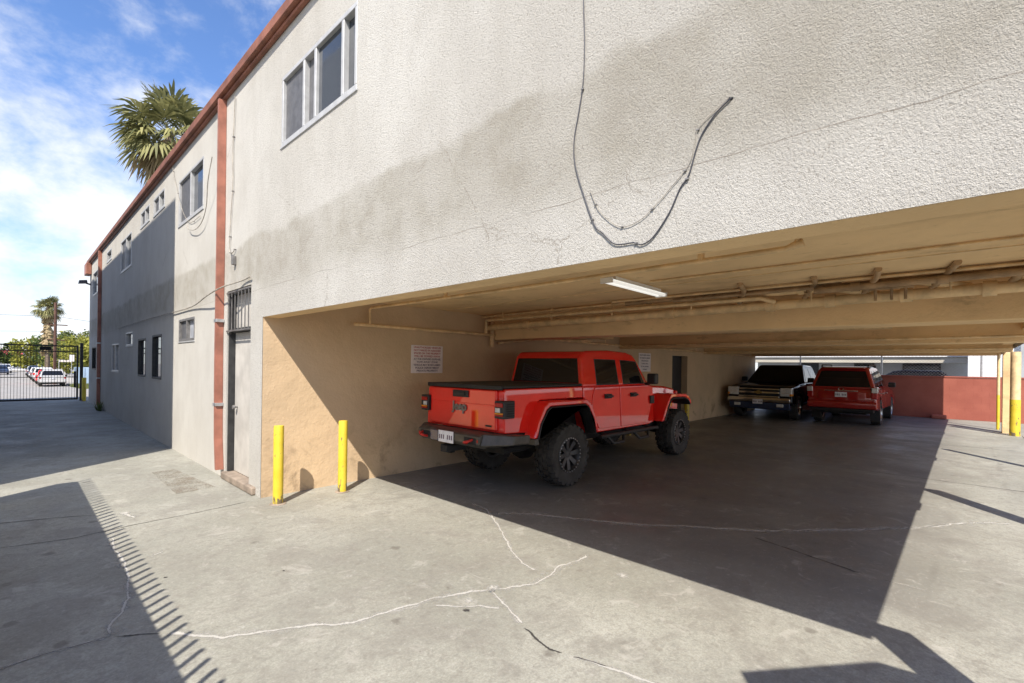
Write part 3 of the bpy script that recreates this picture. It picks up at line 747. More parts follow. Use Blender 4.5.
cable('cable', [(7.98, 4.64), (8.18, 4.34), (8.51, 4.05), (8.75, 3.86), (9.13, 3.81), (9.55, 3.89), (9.7, 3.99)], .006, 'cable_grey', 'grey cable looping below the upper window towards the downpipe', .05)
cable('cable', [(7.30, 5.3), (7.37, 4.59), (7.35, 4.13), (7.42, 3.69), (7.46, 3.33), (7.45, 3.19), (7.31, 3.16), (7.23, 3.2)], .006, 'cable_grey', 'cable hanging down beside the downpipe and curling at its end')

# ------------------------------------------------------------------ bollards
def bollard(x, y, h, label, r=.056):
    t_ = thing('bollard', label, 'bollard', (x, y, 0), random.uniform(0, 6), 'yellow steel bollards')
    mb = MB(); mb.lathe([(0, .001), (r, .001), (r, h - .015), (r * .93, h), (0, h + .006)], (0, 0, 0), 'z', 24, close=False); mb.build('post', 'yellow', t_)
    mb = MB(); mb.lathe([(0, .002), (r * 1.7, .002), (r * 1.5, .010), (0, .014)], (0, 0, 0), 'z', 9, close=False); mb.build('footing', 'stoop', t_)
    return t_
bollard(2.16, 5.81, .915, 'scuffed yellow bollard at the carport corner next to the white door')
bollard(2.95, 5.80, .915, 'clean yellow bollard standing before the sunlit tan wall')
bollard(10.35, 5.9, .95, 'yellow bollard showing low beneath the lifted pickup by the tan wall')
bollard(11.15, 5.85, .95, 'yellow bollard partly hidden behind the front wheel of the lifted pickup')
bollard(12.55, 5.9, .85, 'yellow bollard glimpsed through the front wheel arch of the lifted pickup', .07)
bollard(13.72, 5.93, .83, 'yellow bollard just ahead of the pickup by the dark doorway', .07)
bollard(2.0, 25.6, .95, 'yellow bollard beside the iron gate at the end of the alley', .07)

# ------------------------------------------------------------------ guard pipes at the far column
def guard(x, y, r, h, hy, label):
    t_ = thing('guard_pipe', label, 'pipe post', (x, y, 0))
    mb = MB(); mb.tube([(0, 0, hy), (0, 0, h)], r, 20); mb.build('pipe', 'tan_pipe', t_)
    mb = MB(); mb.tube([(0, 0, .001), (0, 0, hy - .001)], r * 1.04, 20); mb.build('sleeve', 'yellow', t_)
guard(18.1, -.955, .10, 2.2, .95, 'thick round tan post with a yellow lower half beside the square column')
guard(19.7, -.70, .035, 2.2, 1.0, 'slim tan post with a yellow lower half behind the square column')

# ------------------------------------------------------------------ rear wall, chain link and what lies beyond
mb = MB(); mb.box(22.65, 22.85, -14, 6.4, 0, 1.45); mb.box(22.63, 22.87, -14, 6.4, 1.453, 1.50)
w_ = mb.build('boundary_wall', 'red_block', bevel=.006); tag(w_, 'low red painted block wall closing the back of the carport', 'wall')
mb = MB(); mb.box(22.3, 22.6, .45, .85, 0, .14); w_ = mb.build('wheel_stop', 'red_block', bevel=.03); tag(w_, 'short red block on the ground at the foot of the red wall', 'wheel stop')
fn = thing('chain_link_fence', 'galvanised chain link fence standing on top of the red wall', 'fence', (22.75, 0, 1.5))
for y in (5.0, 2.3, -.4, -3.1, -5.8):
    mb = MB(); mb.tube([(0, y, 0), (0, y, 1.25)], .03, 10); mb.build('post', 'galv', fn)
mb = MB(); mb.tube([(0, -8.0, 1.22), (0, 6.4, 1.22)], .022, 8); mb.build('top_rail', 'galv', fn)
mb = MB(); d_ = 1.2
for i in range(-12, 150):
    y = -8 + i * .1
    for s_ in (1, -1):
        a, b = y, y + 1.2 * s_
        mb.add([(.004 * s_, a, .01), (.004 * s_, a + .006, .01), (.004 * s_, b + .006, 1.21), (.004 * s_, b, 1.21)], [(0, 1, 2, 3)])
mb.build('wire_mesh', 'galv', fn, fix=False)

def hbox(mb, x0, x1, y0, y1, z0, z1): mb.box(x0, x1, y0, y1, z0, z1)
hs = thing('low_building', 'long pale building with a beige strip for the shade under its roof beyond the chain link fence', 'building', (31, 0, 0))
mb = MB(); mb.box(1.5, 8, -.2, 9.5, 0, 2.36); mb.build('wall', 'house_pale', hs)
mb = MB(); mb.box(-.2, 8.2, -.15, 9.7, 2.37, 2.62); mb.build('roof', 'house_white', hs)
mb = MB(); mb.box(-.1, 1.45, -.1, 9.5, 2.08, 2.36); mb.build('overhang', 'house_beige', hs)  # shade under the roof put in as a beige box
for (a, b) in ((.9, 2.4), (3.6, 4.5), (6.2, 7.2)):
    mb = MB(); mb.box(1.44, 1.497, a, b, 1.2, 2.05); f_ = mb.build('window', 'dark_metal', hs)
    mb = MB(); mb.box(1.42, 1.438, a + .06, (a + b) / 2 - .03, 1.26, 1.99); mb.box(1.42, 1.438, (a + b) / 2 + .03, b - .06, 1.26, 1.99); mb.build('pane', 'glass', f_)
hs = thing('white_shed', 'blank sunlit white block building right behind the red wall', 'building', (27.5, -.7, 0))
mb = MB(); mb.box(0, 4, -.7, .62, 0, 3.4); mb.build('wall', 'house_white', hs); mb = MB(); mb.box(-.08, 4.08, -.78, .70, 3.4, 3.55); mb.build('roof', 'roofing', hs)
hs = thing('grey_building', 'grey building with a dark roof edge seen past the round post', 'building', (33, -6.5, 0))
mb = MB(); mb.box(0, 7, -8, 4.6, 0, 3.4); mb.build('wall', 'house_grey', hs); mb = MB(); mb.box(-.15, 7.1, -8.1, 4.75, 3.41, 3.75); mb.build('roof', 'blue_paint', hs)
mb = MB(); mb.box(-.02, .05, 2.6, 3.9, 1.5, 2.6); mb.build('window', 'glass', hs)
hs = thing('ribbed_shed', 'grey green ribbed shed seen above the black pickup', 'building', (30, 12, 0))
mb = MB()
for i in range(22): mb.box(-.06 if i % 2 else 0, 4, -1.6 + i * .2, -1.4 + i * .2, 0, 3.3)
mb.build('wall', simple('grey_green_metal', (.25, .28, .24), .6, .2, .15, 3), hs)
mb = MB(); mb.box(-.3, 4.2, -1.75, 2.9, 3.31, 3.45); mb.build('roof', 'galv', hs)

# ------------------------------------------------------------------ vehicles
def make_tyre(r, w, tread=0, rim=.6):
    mb = MB(); h = w / 2; ri = r * rim
    prof = [(ri, -h * .82), (r * .80, -h), (r * .92, -h * .98), (r * .975, -h * .86), (r * .985, 0), (r * .975, h * .86), (r * .92, h * .98), (r * .80, h), (ri, h * .82)]
    if tread: prof = [(ri, -h * .82), (r * .80, -h), (r * .90, -h * .97), (r * .93, -h * .86), (r * .945, 0), (r * .93, h * .86), (r * .90, h * .97), (r * .80, h), (ri, h * .82)]
    mb.lathe(prof, (0, 0, 0), 'y', 48)
    if tread:
        for k in range(tread):
            a = 2 * PI * k / tread
            for row, (y0, y1, da) in enumerate(((-h * 1.02, -h * .55, 0), (-h * .45, -h * .04, .5), (h * .04, h * .45, 0), (h * .55, h * 1.02, .5))):
                aa = a + da * 2 * PI / tread; wd = .62 * PI / tread
                sh = row in (0, 3)
                q = []
                for rr in ((r * .86 if sh else r * .93), r * 1.0):
                    for (y, ds) in ((y0, -.25), (y1, .25)):
                        for e in (-1, 1):
                            an = aa + e * wd + ds * wd * (0 if sh else 1); rad = rr
                            if sh and rr == r * 1.0 and ((row == 0 and y == y0) or (row == 3 and y == y1)): rad = r * .955
                            q.append((rad * math.cos(an), y, rad * math.sin(an)))
                mb.add(q, [(0, 1, 3, 2), (4, 6, 7, 5), (0, 4, 5, 1), (2, 3, 7, 6), (0, 2, 6, 4), (1, 5, 7, 3)])
    return mb
def make_rim(r, w, spokes=6, lock=0):
    mb = MB(); h = w / 2
    mb.lathe([(r, -h * .86), (r * .93, -h * .90), (r * .88, -h * .72), (r * .86, -h * .3), (r * .86, h * .7), (r, h * .8)], (0, 0, 0), 'y', 40, close=False)
    mb.lathe([(0, -h * .62), (r * .2, -h * .60), (r * .26, -h * .45), (r * .26, h * .2), (0, h * .2)], (0, 0, 0), 'y', 20, close=False)
    mb.lathe([(0, -h * .12), (r * .87, -h * .12)], (0, 0, 0), 'y', 32, close=False)
    for k in range(spokes):
        a = 2 * PI * k / spokes
        ca, sa = math.cos(a), math.sin(a)
        def P(rr, t_, y): return (rr * ca - t_ * sa, y, rr * sa + t_ * ca)
        w0, w1 = r * .10, r * .15
        mb.hexa([P(r * .18, -w0, -h * .62), P(r * .18, w0, -h * .62), P(r * .18, w0, -h * .3), P(r * .18, -w0, -h * .3)],
                [P(r * .88, -w1, -h * .72), P(r * .88, w1, -h * .72), P(r * .88, w1, -h * .4), P(r * .88, -w1, -h * .4)])
    if lock:
        for k in range(lock):
            a = 2 * PI * k / lock
            mb.lathe([(0, -h * .955), (r * .035, -h * .95), (r * .035, -h * .86)], (r * .94 * math.cos(a), 0, r * .94 * math.sin(a)), 'y', 6, mi=1, close=False)
    return mb
def add_wheels(car, xs, r, w, yo, rim_mat, tread=0, spokes=6, lock=0, rimr=.6):
    """yo: outer face of the tyre"""
    proto = None
    for x in xs:
        for s_ in (-1, 1):
            if proto is None:
                hb = MB(); hb.lathe([(0, -.02), (r * .3, -.02), (r * .3, .06), (0, .06)], (0, 0, 0), 'y', 20, close=False)
                proto = hb.build('wheel', 'under', car)
                make_tyre(r, w, tread, rimr).build('tyre', 'tyre', proto)
                make_rim(r * rimr, w, spokes, lock).build('rim', [rim_mat, 'alloy'], proto)
                o = proto
            else: o = dup(proto, car)
            o.location = (x, s_ * (yo - w / 2), r); o.rotation_euler = (0, random.uniform(0, 6) , 0) if s_ < 0 else (0, random.uniform(0, 6), PI)
def lin(z0, w0, z1, w1): return lambda x, z: w0 + (w1 - w0) * (z - z0) / (z1 - z0)
def neg(f): return lambda x, z: -f(x, z)
def inset(poly, d):
    cx_ = sum(p[0] for p in poly) / len(poly); cz_ = sum(p[1] for p in poly) / len(poly)
    o = []
    for x, z in poly:
        v = Vector((x - cx_, z - cz_)); l_ = v.length; v *= (l_ - d) / l_; o.append((cx_ + v.x, cz_ + v.y))
    return o
def side_panel(mb, poly, wf, s_, off, th):
    a = lambda x, z: s_ * (wf(x, z) + off - th); b = lambda x, z: s_ * (wf(x, z) + off)
    if s_ > 0: mb.prism(poly, a, b)
    else: mb.prism(poly, b, a)
def cross_quad(p0, p1, wf, my, off, th, t0=0, t1=1, ycut=None):
    """solid panel lying on the slanted face between profile points p0 (low) and p1 (high)"""
    d = Vector((p1[0] - p0[0], p1[1] - p0[1])); n = Vector((d.y, -d.x)).normalized()
    q0 = []; q1 = []
    for (t_, s_) in ((t0, -1), (t0, 1), (t1, 1), (t1, -1)):
        x, z = p0[0] + d.x * t_, p0[1] + d.y * t_
        y = s_ * (wf(x, z) - my)
        q0.append((x + n.x * off, y, z + n.y * off)); q1.append((x + n.x * (off - th), y, z + n.y * (off - th)))
    return q0, q1
def arch(cxw, r, ra, zs):
    """points from front side to rear side of a wheel arch, for the underside outline run from front to rear"""
    a0 = math.asin(max(-1, min(1, (zs - r) / ra)))
    return [(cxw + ra * math.cos(a), r + ra * math.sin(a)) for a in [a0 + (PI - 2 * a0) * i / 10 for i in range(11)]]
def plate(parent, x, y, z, nx, mat='plate', w=.15, h=.075):
    mb = MB(); mb.box(x - .004, x + .004, y - w, y + w, z - h, z + h); p = mb.build('licence_plate', mat, parent, bevel=.003)
    mb = MB()
    xx = x + nx * .006
    for k in range(7):
        if k == 3: continue
        yy = y - w * .8 + k * w * .27
        mb.box(min(xx, x + nx * .0045), max(xx, x + nx * .0045), yy - w * .07, yy + w * .07, z - h * .45, z + h * .3)
    mb.build('lettering', 'ink_dark', p)

# ---- lifted red pickup
jp = thing('pickup_truck', 'bright red lifted crew cab pickup on huge off road tyres parked along the tan wall', 'pickup', (5.31, 4.81, 0))
HB = .79
bw = lambda x, z: HB - .03 * max(0, (z - .66) / .7)
bwl = lin(.66, HB, 1.36, HB - .035)
mb = MB()
mb.prism([(-1.19, .82), (-1.19, 1.33), (-1.16, 1.365), (.455, 1.365), (.455, 1.20), (-.52, 1.20), (-.64, 1.06), (-.74, .80)], neg(bwl), bwl)
body = mb.build('bed', 'red_paint', jp, bevel=.02, seg=3)
mb = MB(); mb.prism([(.47, 1.36), (.47, 1.20), (.52, 1.16), (.68, .66), (2.46, .66), (2.62, .70), (2.62, 1.30), (2.50, 1.345)], neg(bwl), bwl)
tub = mb.build('body', 'red_paint', jp, bevel=.02, seg=3)
mb = MB(); mb.box(-.98, 3.9, -.52, .52, .52, 1.05); mb.box(-.40, .45, -.74, .74, 1.0, 1.19); mb.build('underbody', 'under', jp)
mb = MB(); mb.tube([(0, -.78, .43), (0, .78, .43)], .05); mb.lathe([(0, -.16), (.14, -.12), (.17, 0), (.14, .12), (0, .16)], (0, 0, .43), 'y', 16, close=False)
mb.tube([(3.5, -.75, .43), (3.5, .75, .43)], .05); mb.tube([(-.9, -.46, .60), (3.9, -.46, .60)], .06, 6); mb.tube([(-.9, .46, .60), (3.9, .46, .60)], .06, 6)
mb.tube([(-1.0, -.55, .56), (-.5, -.5, .55), (.2, -.3, .6)], .04); mb.build('axle', 'under', jp)
for (x, s_) in ((-.12, -1), (-.12, 1), (3.4, -1), (3.4, 1)):
    mb = MB(); mb.tube([(x, s_ * .56, .40), (x + .05, s_ * .5, .95)], .03, 10); mb.build('damper', 'yellow', jp)
# tailgate
mb = MB(); mb.box(-1.2220, -1.1800, -.66, .66, .845, 1.345); tgt = mb.build('tailgate', 'red_paint', jp, bevel=.018, seg=3)
mb = MB(); mb.box(-1.2300, -1.2150, -.62, .62, 1.15, 1.165); mb.box(-1.2280, -1.2150, -.655, .655, .86, .875); mb.build('crease', 'red_paint', tgt, bevel=.005)
mb = MB(); mb.box(-1.2420, -1.2200, -.155, .155, 1.235, 1.325); mb.box(-1.2600, -1.2440, -.10, .10, 1.255, 1.30); mb.build('handle', 'trim_black', tgt, bevel=.008)
text('lettering', 'Jeep', .165, 'grey_metal', tgt, basis((0, -1, 0), (0, 0, 1), (-1.2325, .02, 1.11)), .008, bold=.004)
mb = MB(); mb.box(-1.228, -1.221, -.585, -.475, .888, .912); mb.build('badge', 'trim_black', tgt, bevel=.003)
# tonneau
mb = MB(); mb.box(-1.19, .46, -.745, .745, 1.368, 1.405); mb.box(-1.2200, -1.1910, -.745, .745, 1.352, 1.408); mb.build('tonneau_cover', 'tonneau', jp, bevel=.012)
# tail lamps
for s_ in (-1, 1):
    y0, y1 = (.665, .835)
    mb = MB(); mb.box(-1.2600, -1.0700, min(s_ * y0, s_ * y1), max(s_ * y0, s_ * y1), 1.01, 1.225); tl = mb.build('tail_light', 'trim_black', jp, bevel=.012)
    a, b = sorted((s_ * .685, s_ * .815))
    mb = MB(); mb.box(-1.2720, -1.2590, a, b, 1.15, 1.20); mb.box(-1.2720, -1.2590, a, b, 1.04, 1.06); mb.build('lens', 'lens_red', tl, bevel=.004)
    mb = MB(); mb.box(-1.2720, -1.2590, sorted((s_ * .69, s_ * .77))[0], sorted((s_ * .69, s_ * .77))[1], 1.085, 1.14); mb.build('reverse_lens', 'lens_clear', tl, bevel=.004)
    mb = MB(); mb.box(-1.2720, -1.2590, a, b, 1.062, 1.08); mb.build('amber_lens', 'lens_amber', tl)
    mb = MB()
    for k in range(6): mb.box(-1.2200, -1.0850, *sorted((s_ * .836, s_ * .842)), 1.04 + k * .028, 1.052 + k * .028)
    mb.build('louvre', 'under', tl)
# rear bumper
mb = MB()
mb.prism([(-1.240, .66), (-1.220, .825), (-1.400, .825), (-1.460, .79), (-1.460, .70), (-1.380, .64)], -.62, .62)
for s_ in (-1, 1):
    q0 = [(-1.220, s_ * .621, .825), (-1.400, s_ * .621, .825), (-1.450, s_ * .621, .68), (-1.240, s_ * .621, .64)]
    q1 = [(-0.880, s_ * .93, .80), (-1.140, s_ * .93, .81), (-1.200, s_ * .93, .70), (-0.900, s_ * .93, .69)]
    mb.hexa(q0, q1)
bm_ = mb.build('rear_bumper', 'bumper_steel', jp, bevel=.015)
for s_ in (-1, 1):
    mb = MB(); mb.box(-1.4650, -1.4200, *sorted((s_ * .34, s_ * .56)), .685, .775); mb.build('pocket', 'under', bm_, bevel=.01)
    mb = MB(); mb.tube([(-1.460, s_ * .40, .70), (-1.520, s_ * .41, .715), (-1.535, s_ * .45, .725), (-1.520, s_ * .49, .735), (-1.460, s_ * .50, .75)], .016, 8); mb.build('tow_hook', 'hook_red', bm_)
mb = MB(); mb.box(-1.4630, -1.4300, -.60, -.57, .72, .755); mb.box(-1.4630, -1.4300, .57, .60, .72, .755); mb.build('reflector', 'lens_red', bm_, bevel=.004)
plate(bm_, -1.47, -.0, .735, -1)
mb = MB(); mb.box(-1.4640, -1.4400, .17, .34, .665, .80); mb.build('step_pad', 'blue_paint', bm_, bevel=.008)
mb = MB(); mb.box(-1.4800, -1.1600, -.04, .04, .54, .62); mb.box(-1.3600, -1.2600, .06, .25, .50, .60); mb.build('hitch', 'under', bm_, bevel=.008)
# cab
gw = lin(1.34, .755, 1.90, .655)
GH = [(.475, 1.345), (.53, 1.80), (.60, 1.88), (.72, 1.90), (1.3, 1.925), (1.85, 1.91), (2.04, 1.875), (2.12, 1.82), (2.50, 1.345)]
mb = MB(); mb.prism(GH, neg(gw), gw); cab = mb.build('cab', 'red_paint', jp, bevel=.045, seg=4)
q = cross_quad(GH[0], GH[1], gw, .11, -.004, .02, .10, .97); mb = MB(); 
mb.hexa(*cross_quad((GH[0][0], GH[0][1]), (GH[1][0], GH[1][1]), gw, .10, .012, .02, .12, .96)) if False else None
def glass_back():
    (x0, z0), (x1, z1) = GH[0], GH[1]
    d = Vector((x1 - x0, z1 - z0)); o_ = []
    for off in (-.008, .02):
        o_.append([(x0 + d.x * t_ + off, s_ * (gw(0, z0 + d.y * t_) - .075), z0 + d.y * t_) for (t_, s_) in ((.13, -1), (.13, 1), (.96, 1), (.96, -1))])
    m2 = MB(); m2.hexa(*o_); return m2
glass_back().build('rear_window', 'car_glass', cab, bevel=.012)
mb = MB()
(x0, z0), (x1, z1) = GH[8], GH[7]
d = Vector((x1 - x0, z1 - z0)); o_ = []
for off in (.008, -.02):
    o_.append([(x0 + d.x * t_ + off, s_ * (gw(0, z0 + d.y * t_) - .07), z0 + d.y * t_) for (t_, s_) in ((.06, -1), (.06, 1), (.94, 1), (.94, -1))])
mb.hexa(*o_); mb.build('windscreen', 'car_glass', cab, bevel=.01)
DR = [(.84, .72), (1.46, .70), (1.46, 1.345), (.76, 1.345), (.70, 1.22), (.66, 1.02)]
DF = [(1.485, .70), (2.38, .70), (2.40, 1.10), (2.44, 1.345), (1.485, 1.345)]
WR = [(.845, 1.385), (1.455, 1.385), (1.44, 1.765), (.86, 1.765)]
WF = [(1.62, 1.385), (2.30, 1.385), (2.10, 1.745), (1.615, 1.765)]
for s_ in (-1, 1):
    for poly, hx in ((DR, 1.02), (DF, 1.80)):
        mb = MB(); side_panel(mb, poly, bwl, s_, .012, .03); dd = mb.build('door', 'red_paint', jp, bevel=.008)
        mb = MB(); yy = sorted((s_ * (HB + .008), s_ * (HB + .045))); mb.box(hx, hx + .17, yy[0], yy[1], 1.185, 1.215); mb.box(hx - .01, hx + .18, *sorted((s_ * (HB - .02), s_ * (HB + .008))), 1.165, 1.235)
        mb.build('handle', 'trim_black', dd, bevel=.008)
    for poly in (WR, WF):
        mb = MB(); side_panel(mb, [(x, z) for x, z in poly], gw, s_, .006, .02); wg = mb.build('side_window', 'car_glass', cab, bevel=.008)
        mb = MB(); out_p = inset(poly, -.022); side_panel(mb, out_p, gw, s_, .003, .02); mb.build('seal', 'trim_black', wg, bevel=.006)
    # mirrors
    mb = MB(); mb.box(2.24, 2.38, *sorted((s_ * .83, s_ * .99)), 1.37, 1.555); mb.box(2.28, 2.34, *sorted((s_ * .76, s_ * .86)), 1.35, 1.40); mb.build('mirror', 'trim_black', jp, bevel=.025)
    # rear flare
    def flare(outer, inner, y0, y1, mat, nm):
        pts = outer + inner[::-1]; m3 = MB(); a, b = sorted((s_ * y0, s_ * y1)); m3.prism(pts, a, b); return m3.build(nm, mat, jp, bevel=.018, seg=3)
    flare([(-0.810, .74), (-0.750, .92), (-0.620, 1.14), (-0.530, 1.195), (0.320, 1.195), (0.420, 1.14), (0.560, .92), (0.620, .70)],
          [(-0.750, .74), (-0.690, .92), (-0.570, 1.09), (-0.500, 1.13), (0.280, 1.13), (0.360, 1.09), (0.500, .90), (0.565, .70)], .74, .935, 'red_paint', 'fender_flare')
    flare([(-0.755, .72), (-0.692, .92), (-0.572, 1.088), (-0.502, 1.128), (0.282, 1.128), (0.362, 1.088), (0.502, .90), (0.567, .68)],
          [(-0.725, .72), (-0.665, .91), (-0.550, 1.065), (-0.490, 1.10), (0.270, 1.10), (0.340, 1.065), (0.475, .89), (0.535, .68)], .75, .945, 'trim_black', 'flare_lip')
    mb = MB(); mb.prism([(-0.810, .66), (-0.730, .66), (-0.750, .74), (-0.815, .74)], *sorted((s_ * .70, s_ * .945))); mb.build('flare_guard', 'bumper_steel', jp, bevel=.01)
    # front flare
    flare([(2.640, .70), (2.780, .94), (2.930, 1.12), (3.007, 1.185), (3.612, 1.165), (3.763, 1.12), (3.864, 1.02), (3.881, .96)],
          [(2.720, .70), (2.860, .93), (2.965, 1.08), (3.058, 1.115), (3.578, 1.105), (3.721, 1.06), (3.814, .98), (3.830, .95)], .55, .935, 'red_paint', 'fender_flare')
    flare([(2.722, .70), (2.862, .928), (2.967, 1.078), (3.059, 1.113), (3.578, 1.103), (3.721, 1.058), (3.814, .978), (3.830, .948)],
          [(2.755, .70), (2.892, .915), (2.982, 1.055), (3.066, 1.085), (3.570, 1.075), (3.704, 1.035), (3.788, .965), (3.805, .948)], .60, .945, 'trim_black', 'flare_lip')
    # side step
    mb = MB(); mb.tube([(.78, s_ * .86, .60), (2.58, s_ * .86, .60)], .032, 8)
    for x in (.95, 1.75): mb.tube([(x, s_ * .86, .60), (x + .10, s_ * .92, .49), (x + .40, s_ * .92, .49), (x + .50, s_ * .86, .60)], .024, 8)
    for x in (1.0, 1.7, 2.4): mb.tube([(x, s_ * .86, .60), (x, s_ * .6, .66)], .024, 8)
    mb.build('side_step', 'trim_black', jp)
    mb = MB(); mb.box(2.47, 2.60, *sorted((s_ * .77, s_ * .80)), 1.02, 1.16); mb.build('fender_vent', 'trim_black', jp, bevel=.01)
# hood and nose
mb = MB()
def hood_q(x, w, zt, zb): return [(x, -w, zb), (x, w, zb), (x, w * .93, zt), (x, -w * .93, zt)]
mb.hexa(hood_q(2.56, .70, 1.345, 1.0), hood_q(3.5, .60, 1.30, 1.0)); hd = mb.build('hood', 'red_paint', jp, bevel=.045, seg=4)
mb = MB(); mb.hexa(hood_q(3.5, .60, 1.30, 1.0), hood_q(4.0, .56, 1.235, 1.0)); mb.build('hood_nose', 'red_paint', jp, bevel=.045, seg=4)
mb = MB(); mb.box(2.62, 3.98, -.56, .56, .72, 1.02); mb.build('engine_bay', 'red_paint', jp)
mb = MB(); mb.box(3.98, 4.06, -.57, .57, .76, 1.20); gr = mb.build('grille', 'red_paint', jp, bevel=.03)
mb = MB()
for i in range(7): yy = -.27 + i * .09; mb.box(4.055, 4.066, yy - .026, yy + .026, .84, 1.13)
mb.build('slot', 'under', gr)
for s_ in (-1, 1):
    mb = MB(); mb.lathe([(0, .03), (.085, .025), (.09, 0), (0, 0)], (4.05, s_ * .43, 1.02), 'x', 24, close=False); mb.build('headlight', 'lens_clear', jp)
mb = MB(); mb.prism([(4.06, .62), (4.34, .64), (4.36, .78), (4.06, .80)], -.60, .60); mb.build('front_bumper', 'bumper_steel', jp, bevel=.02)
add_wheels(jp, (0, 3.47), .437, .31, .90, 'rim_black', tread=24, spokes=8, lock=28, rimr=.56)

# ---- generic vehicle
def vehicle(name, label, cat, loc, rz, P, group=None):
    t_ = thing(name, label, cat, loc, rz, group)
    wb, r, hw, zs, ra = P['wb'], P['r'], P['hw'], P['zs'], P['r'] * 1.16
    low = list(P['top'])            # from rear bottom over the top to front bottom
    bottom = [p for p in arch(wb, r, ra, zs)] + [p for p in arch(0, r, ra, zs)]
    wf = lin(zs, hw, P['belt'], hw - P.get('tumble', .05))
    mb = MB(); mb.prism(low + bottom, neg(wf), wf); b = mb.build('body', P['paint'], t_, bevel=P.get('bev', .06), seg=4)
    xr, xf = min(p[0] for p in low), max(p[0] for p in low)
    mb = MB(); mb.box(xr + .15, xf - .15, -hw + .3, hw - .3, zs * .75, P['belt'] - .1); mb.build('underbody', 'under', t_)
    gh = P['gh']; g0, g1 = P['ghw']; zz = [p[1] for p in gh]
    gf = lin(P['belt'], g0, max(zz), g1)
    mb = MB(); mb.prism(gh, neg(gf), gf); c = mb.build('cabin', P['paint'], t_, bevel=.05, seg=4)
    for poly in P['sides']:
        for s_ in (-1, 1):
            mb = MB(); side_panel(mb, poly, gf, s_, .006, .02); mb.build('side_window', 'car_glass', c, bevel=.01)
    for nm, (i, j), sgn, my in (('rear_window', P['rear_edge'], -1, .09), ('windscreen', P['front_edge'], 1, .07)):
        (x0, z0), (x1, z1) = gh[i], gh[j]; dd = Vector((x1 - x0, z1 - z0)); qq = []
        for off in (.009 * sgn, -.02 * sgn):
            qq.append([(x0 + dd.x * u + off, s_ * (gf(0, z0 + dd.y * u) - my), z0 + dd.y * u) for (u, s_) in ((.10, -1), (.10, 1), (.93, 1), (.93, -1))])
        mb = MB(); mb.hexa(*qq); mb.build(nm, 'car_glass', c, bevel=.012)
    for s_ in (-1, 1):
        mx, mz = P['mirror']
        mb = MB(); mb.box(mx - .07, mx + .07, *sorted((s_ * (hw - .02), s_ * (hw + .17))), mz, mz + .16); mb.build('mirror', P.get('mirror_mat', 'trim_black'), t_, bevel=.03)
        for dx0, dx1 in P['doors']:
            mb = MB()
            dp = [(dx0, zs + .06), (dx1, zs + .06), (dx1, P['belt'] - .02), (dx0, P['belt'] - .02)]
            side_panel(mb, dp, wf, s_, .007, .02); dd_ = mb.build('door', P['paint'], t_, bevel=.01)
            mb = MB(); mb.box(dx0 + .08, dx0 + .24, *sorted((s_ * (hw - .03), s_ * (hw + .03))), P['belt'] - .16, P['belt'] - .13); mb.build('handle', P.get('handle', 'chrome'), dd_, bevel=.006)
    add_wheels(t_, (0, wb), r, P.get('tw', .25), hw - .015, P.get('rim', 'alloy'), 0, P.get('spokes', 6), 0, P.get('rimr', .66))
    return t_, b, c, wf, gf

# ---- black pickup, nose towards the camera
P = dict(wb=3.645, r=.40, hw=1.0, zs=.50, belt=1.20, paint='black_paint', bev=.07,
         top=[(-.90, .55), (-.90, 1.22), (.50, 1.22), (.60, 1.20), (2.62, 1.20), (2.75, 1.19), (4.30, 1.10), (4.52, 1.03), (4.58, .60), (4.52, .48)],
         gh=[(.56, 1.19), (.66, 1.74), (.80, 1.80), (1.95, 1.83), (2.12, 1.79), (2.82, 1.18)], ghw=(.93, .70),
         sides=[[(.80, 1.25), (1.55, 1.25), (1.55, 1.70), (.86, 1.70)], [(1.65, 1.25), (2.52, 1.25), (2.12, 1.68), (1.65, 1.70)]],
         rear_edge=(0, 1), front_edge=(5, 4), mirror=(2.55, 1.22), doors=[(.72, 1.60), (1.62, 2.60)], rim='chrome', spokes=5)
bt, bb, bc, wf, gf = vehicle('pickup_truck', 'black pickup with a chrome barred grille parked nose out by the tan wall', 'pickup', (21.62, 4.94, 0), PI, P)
mb = MB(); mb.box(4.48, 4.585, -.625, .625, .74, 1.03); gr = mb.build('grille', 'under', bt, bevel=.02)
for z0 in (.985, .865, .745):
    mb = MB(); mb.box(4.58, 4.625, -.62, .62, z0, z0 + .04 if z0 != .865 else z0 + .06); mb.build('chrome_bar', 'chrome', gr, bevel=.01)
mb = MB(); mb.prism([(-.13, -.03), (-.05, -.03), (-.05, -.055), (.05, -.055), (.05, -.03), (.13, -.03), (.11, .03), (.05, .03), (.05, .055), (-.05, .055), (-.05, .03), (-.11, .03)], 0, .02)
e_ = mb.build('emblem', simple('gold_emblem', (.42, .30, .10), .3, .8, .1, 9), gr, bevel=.004); e_.matrix_local = basis((0, 1, 0), (1, 0, 0), (4.615, 0, .90))
for s_ in (-1, 1):
    mb = MB(); mb.box(4.38, 4.60, *sorted((s_ * .63, s_ * .975)), .79, 1.06); hl = mb.build('headlight', 'lens_clear', bt, bevel=.03)
    mb = MB(); mb.box(4.595, 4.606, *sorted((s_ * .68, s_ * .92)), .895, .905); mb.build('divider', 'chrome', hl)
    mb = MB(); mb.box(4.40, 4.605, *sorted((s_ * .90, s_ * .98)), .80, .88); mb.build('amber_lens', 'lens_amber', hl, bevel=.02)
mb = MB(); mb.prism([(4.50, .58), (4.68, .58), (4.70, .62), (4.70, .70), (4.66, .735), (4.50, .735)], -.95, .95); fbm = mb.build('front_bumper', 'chrome', bt, bevel=.03)
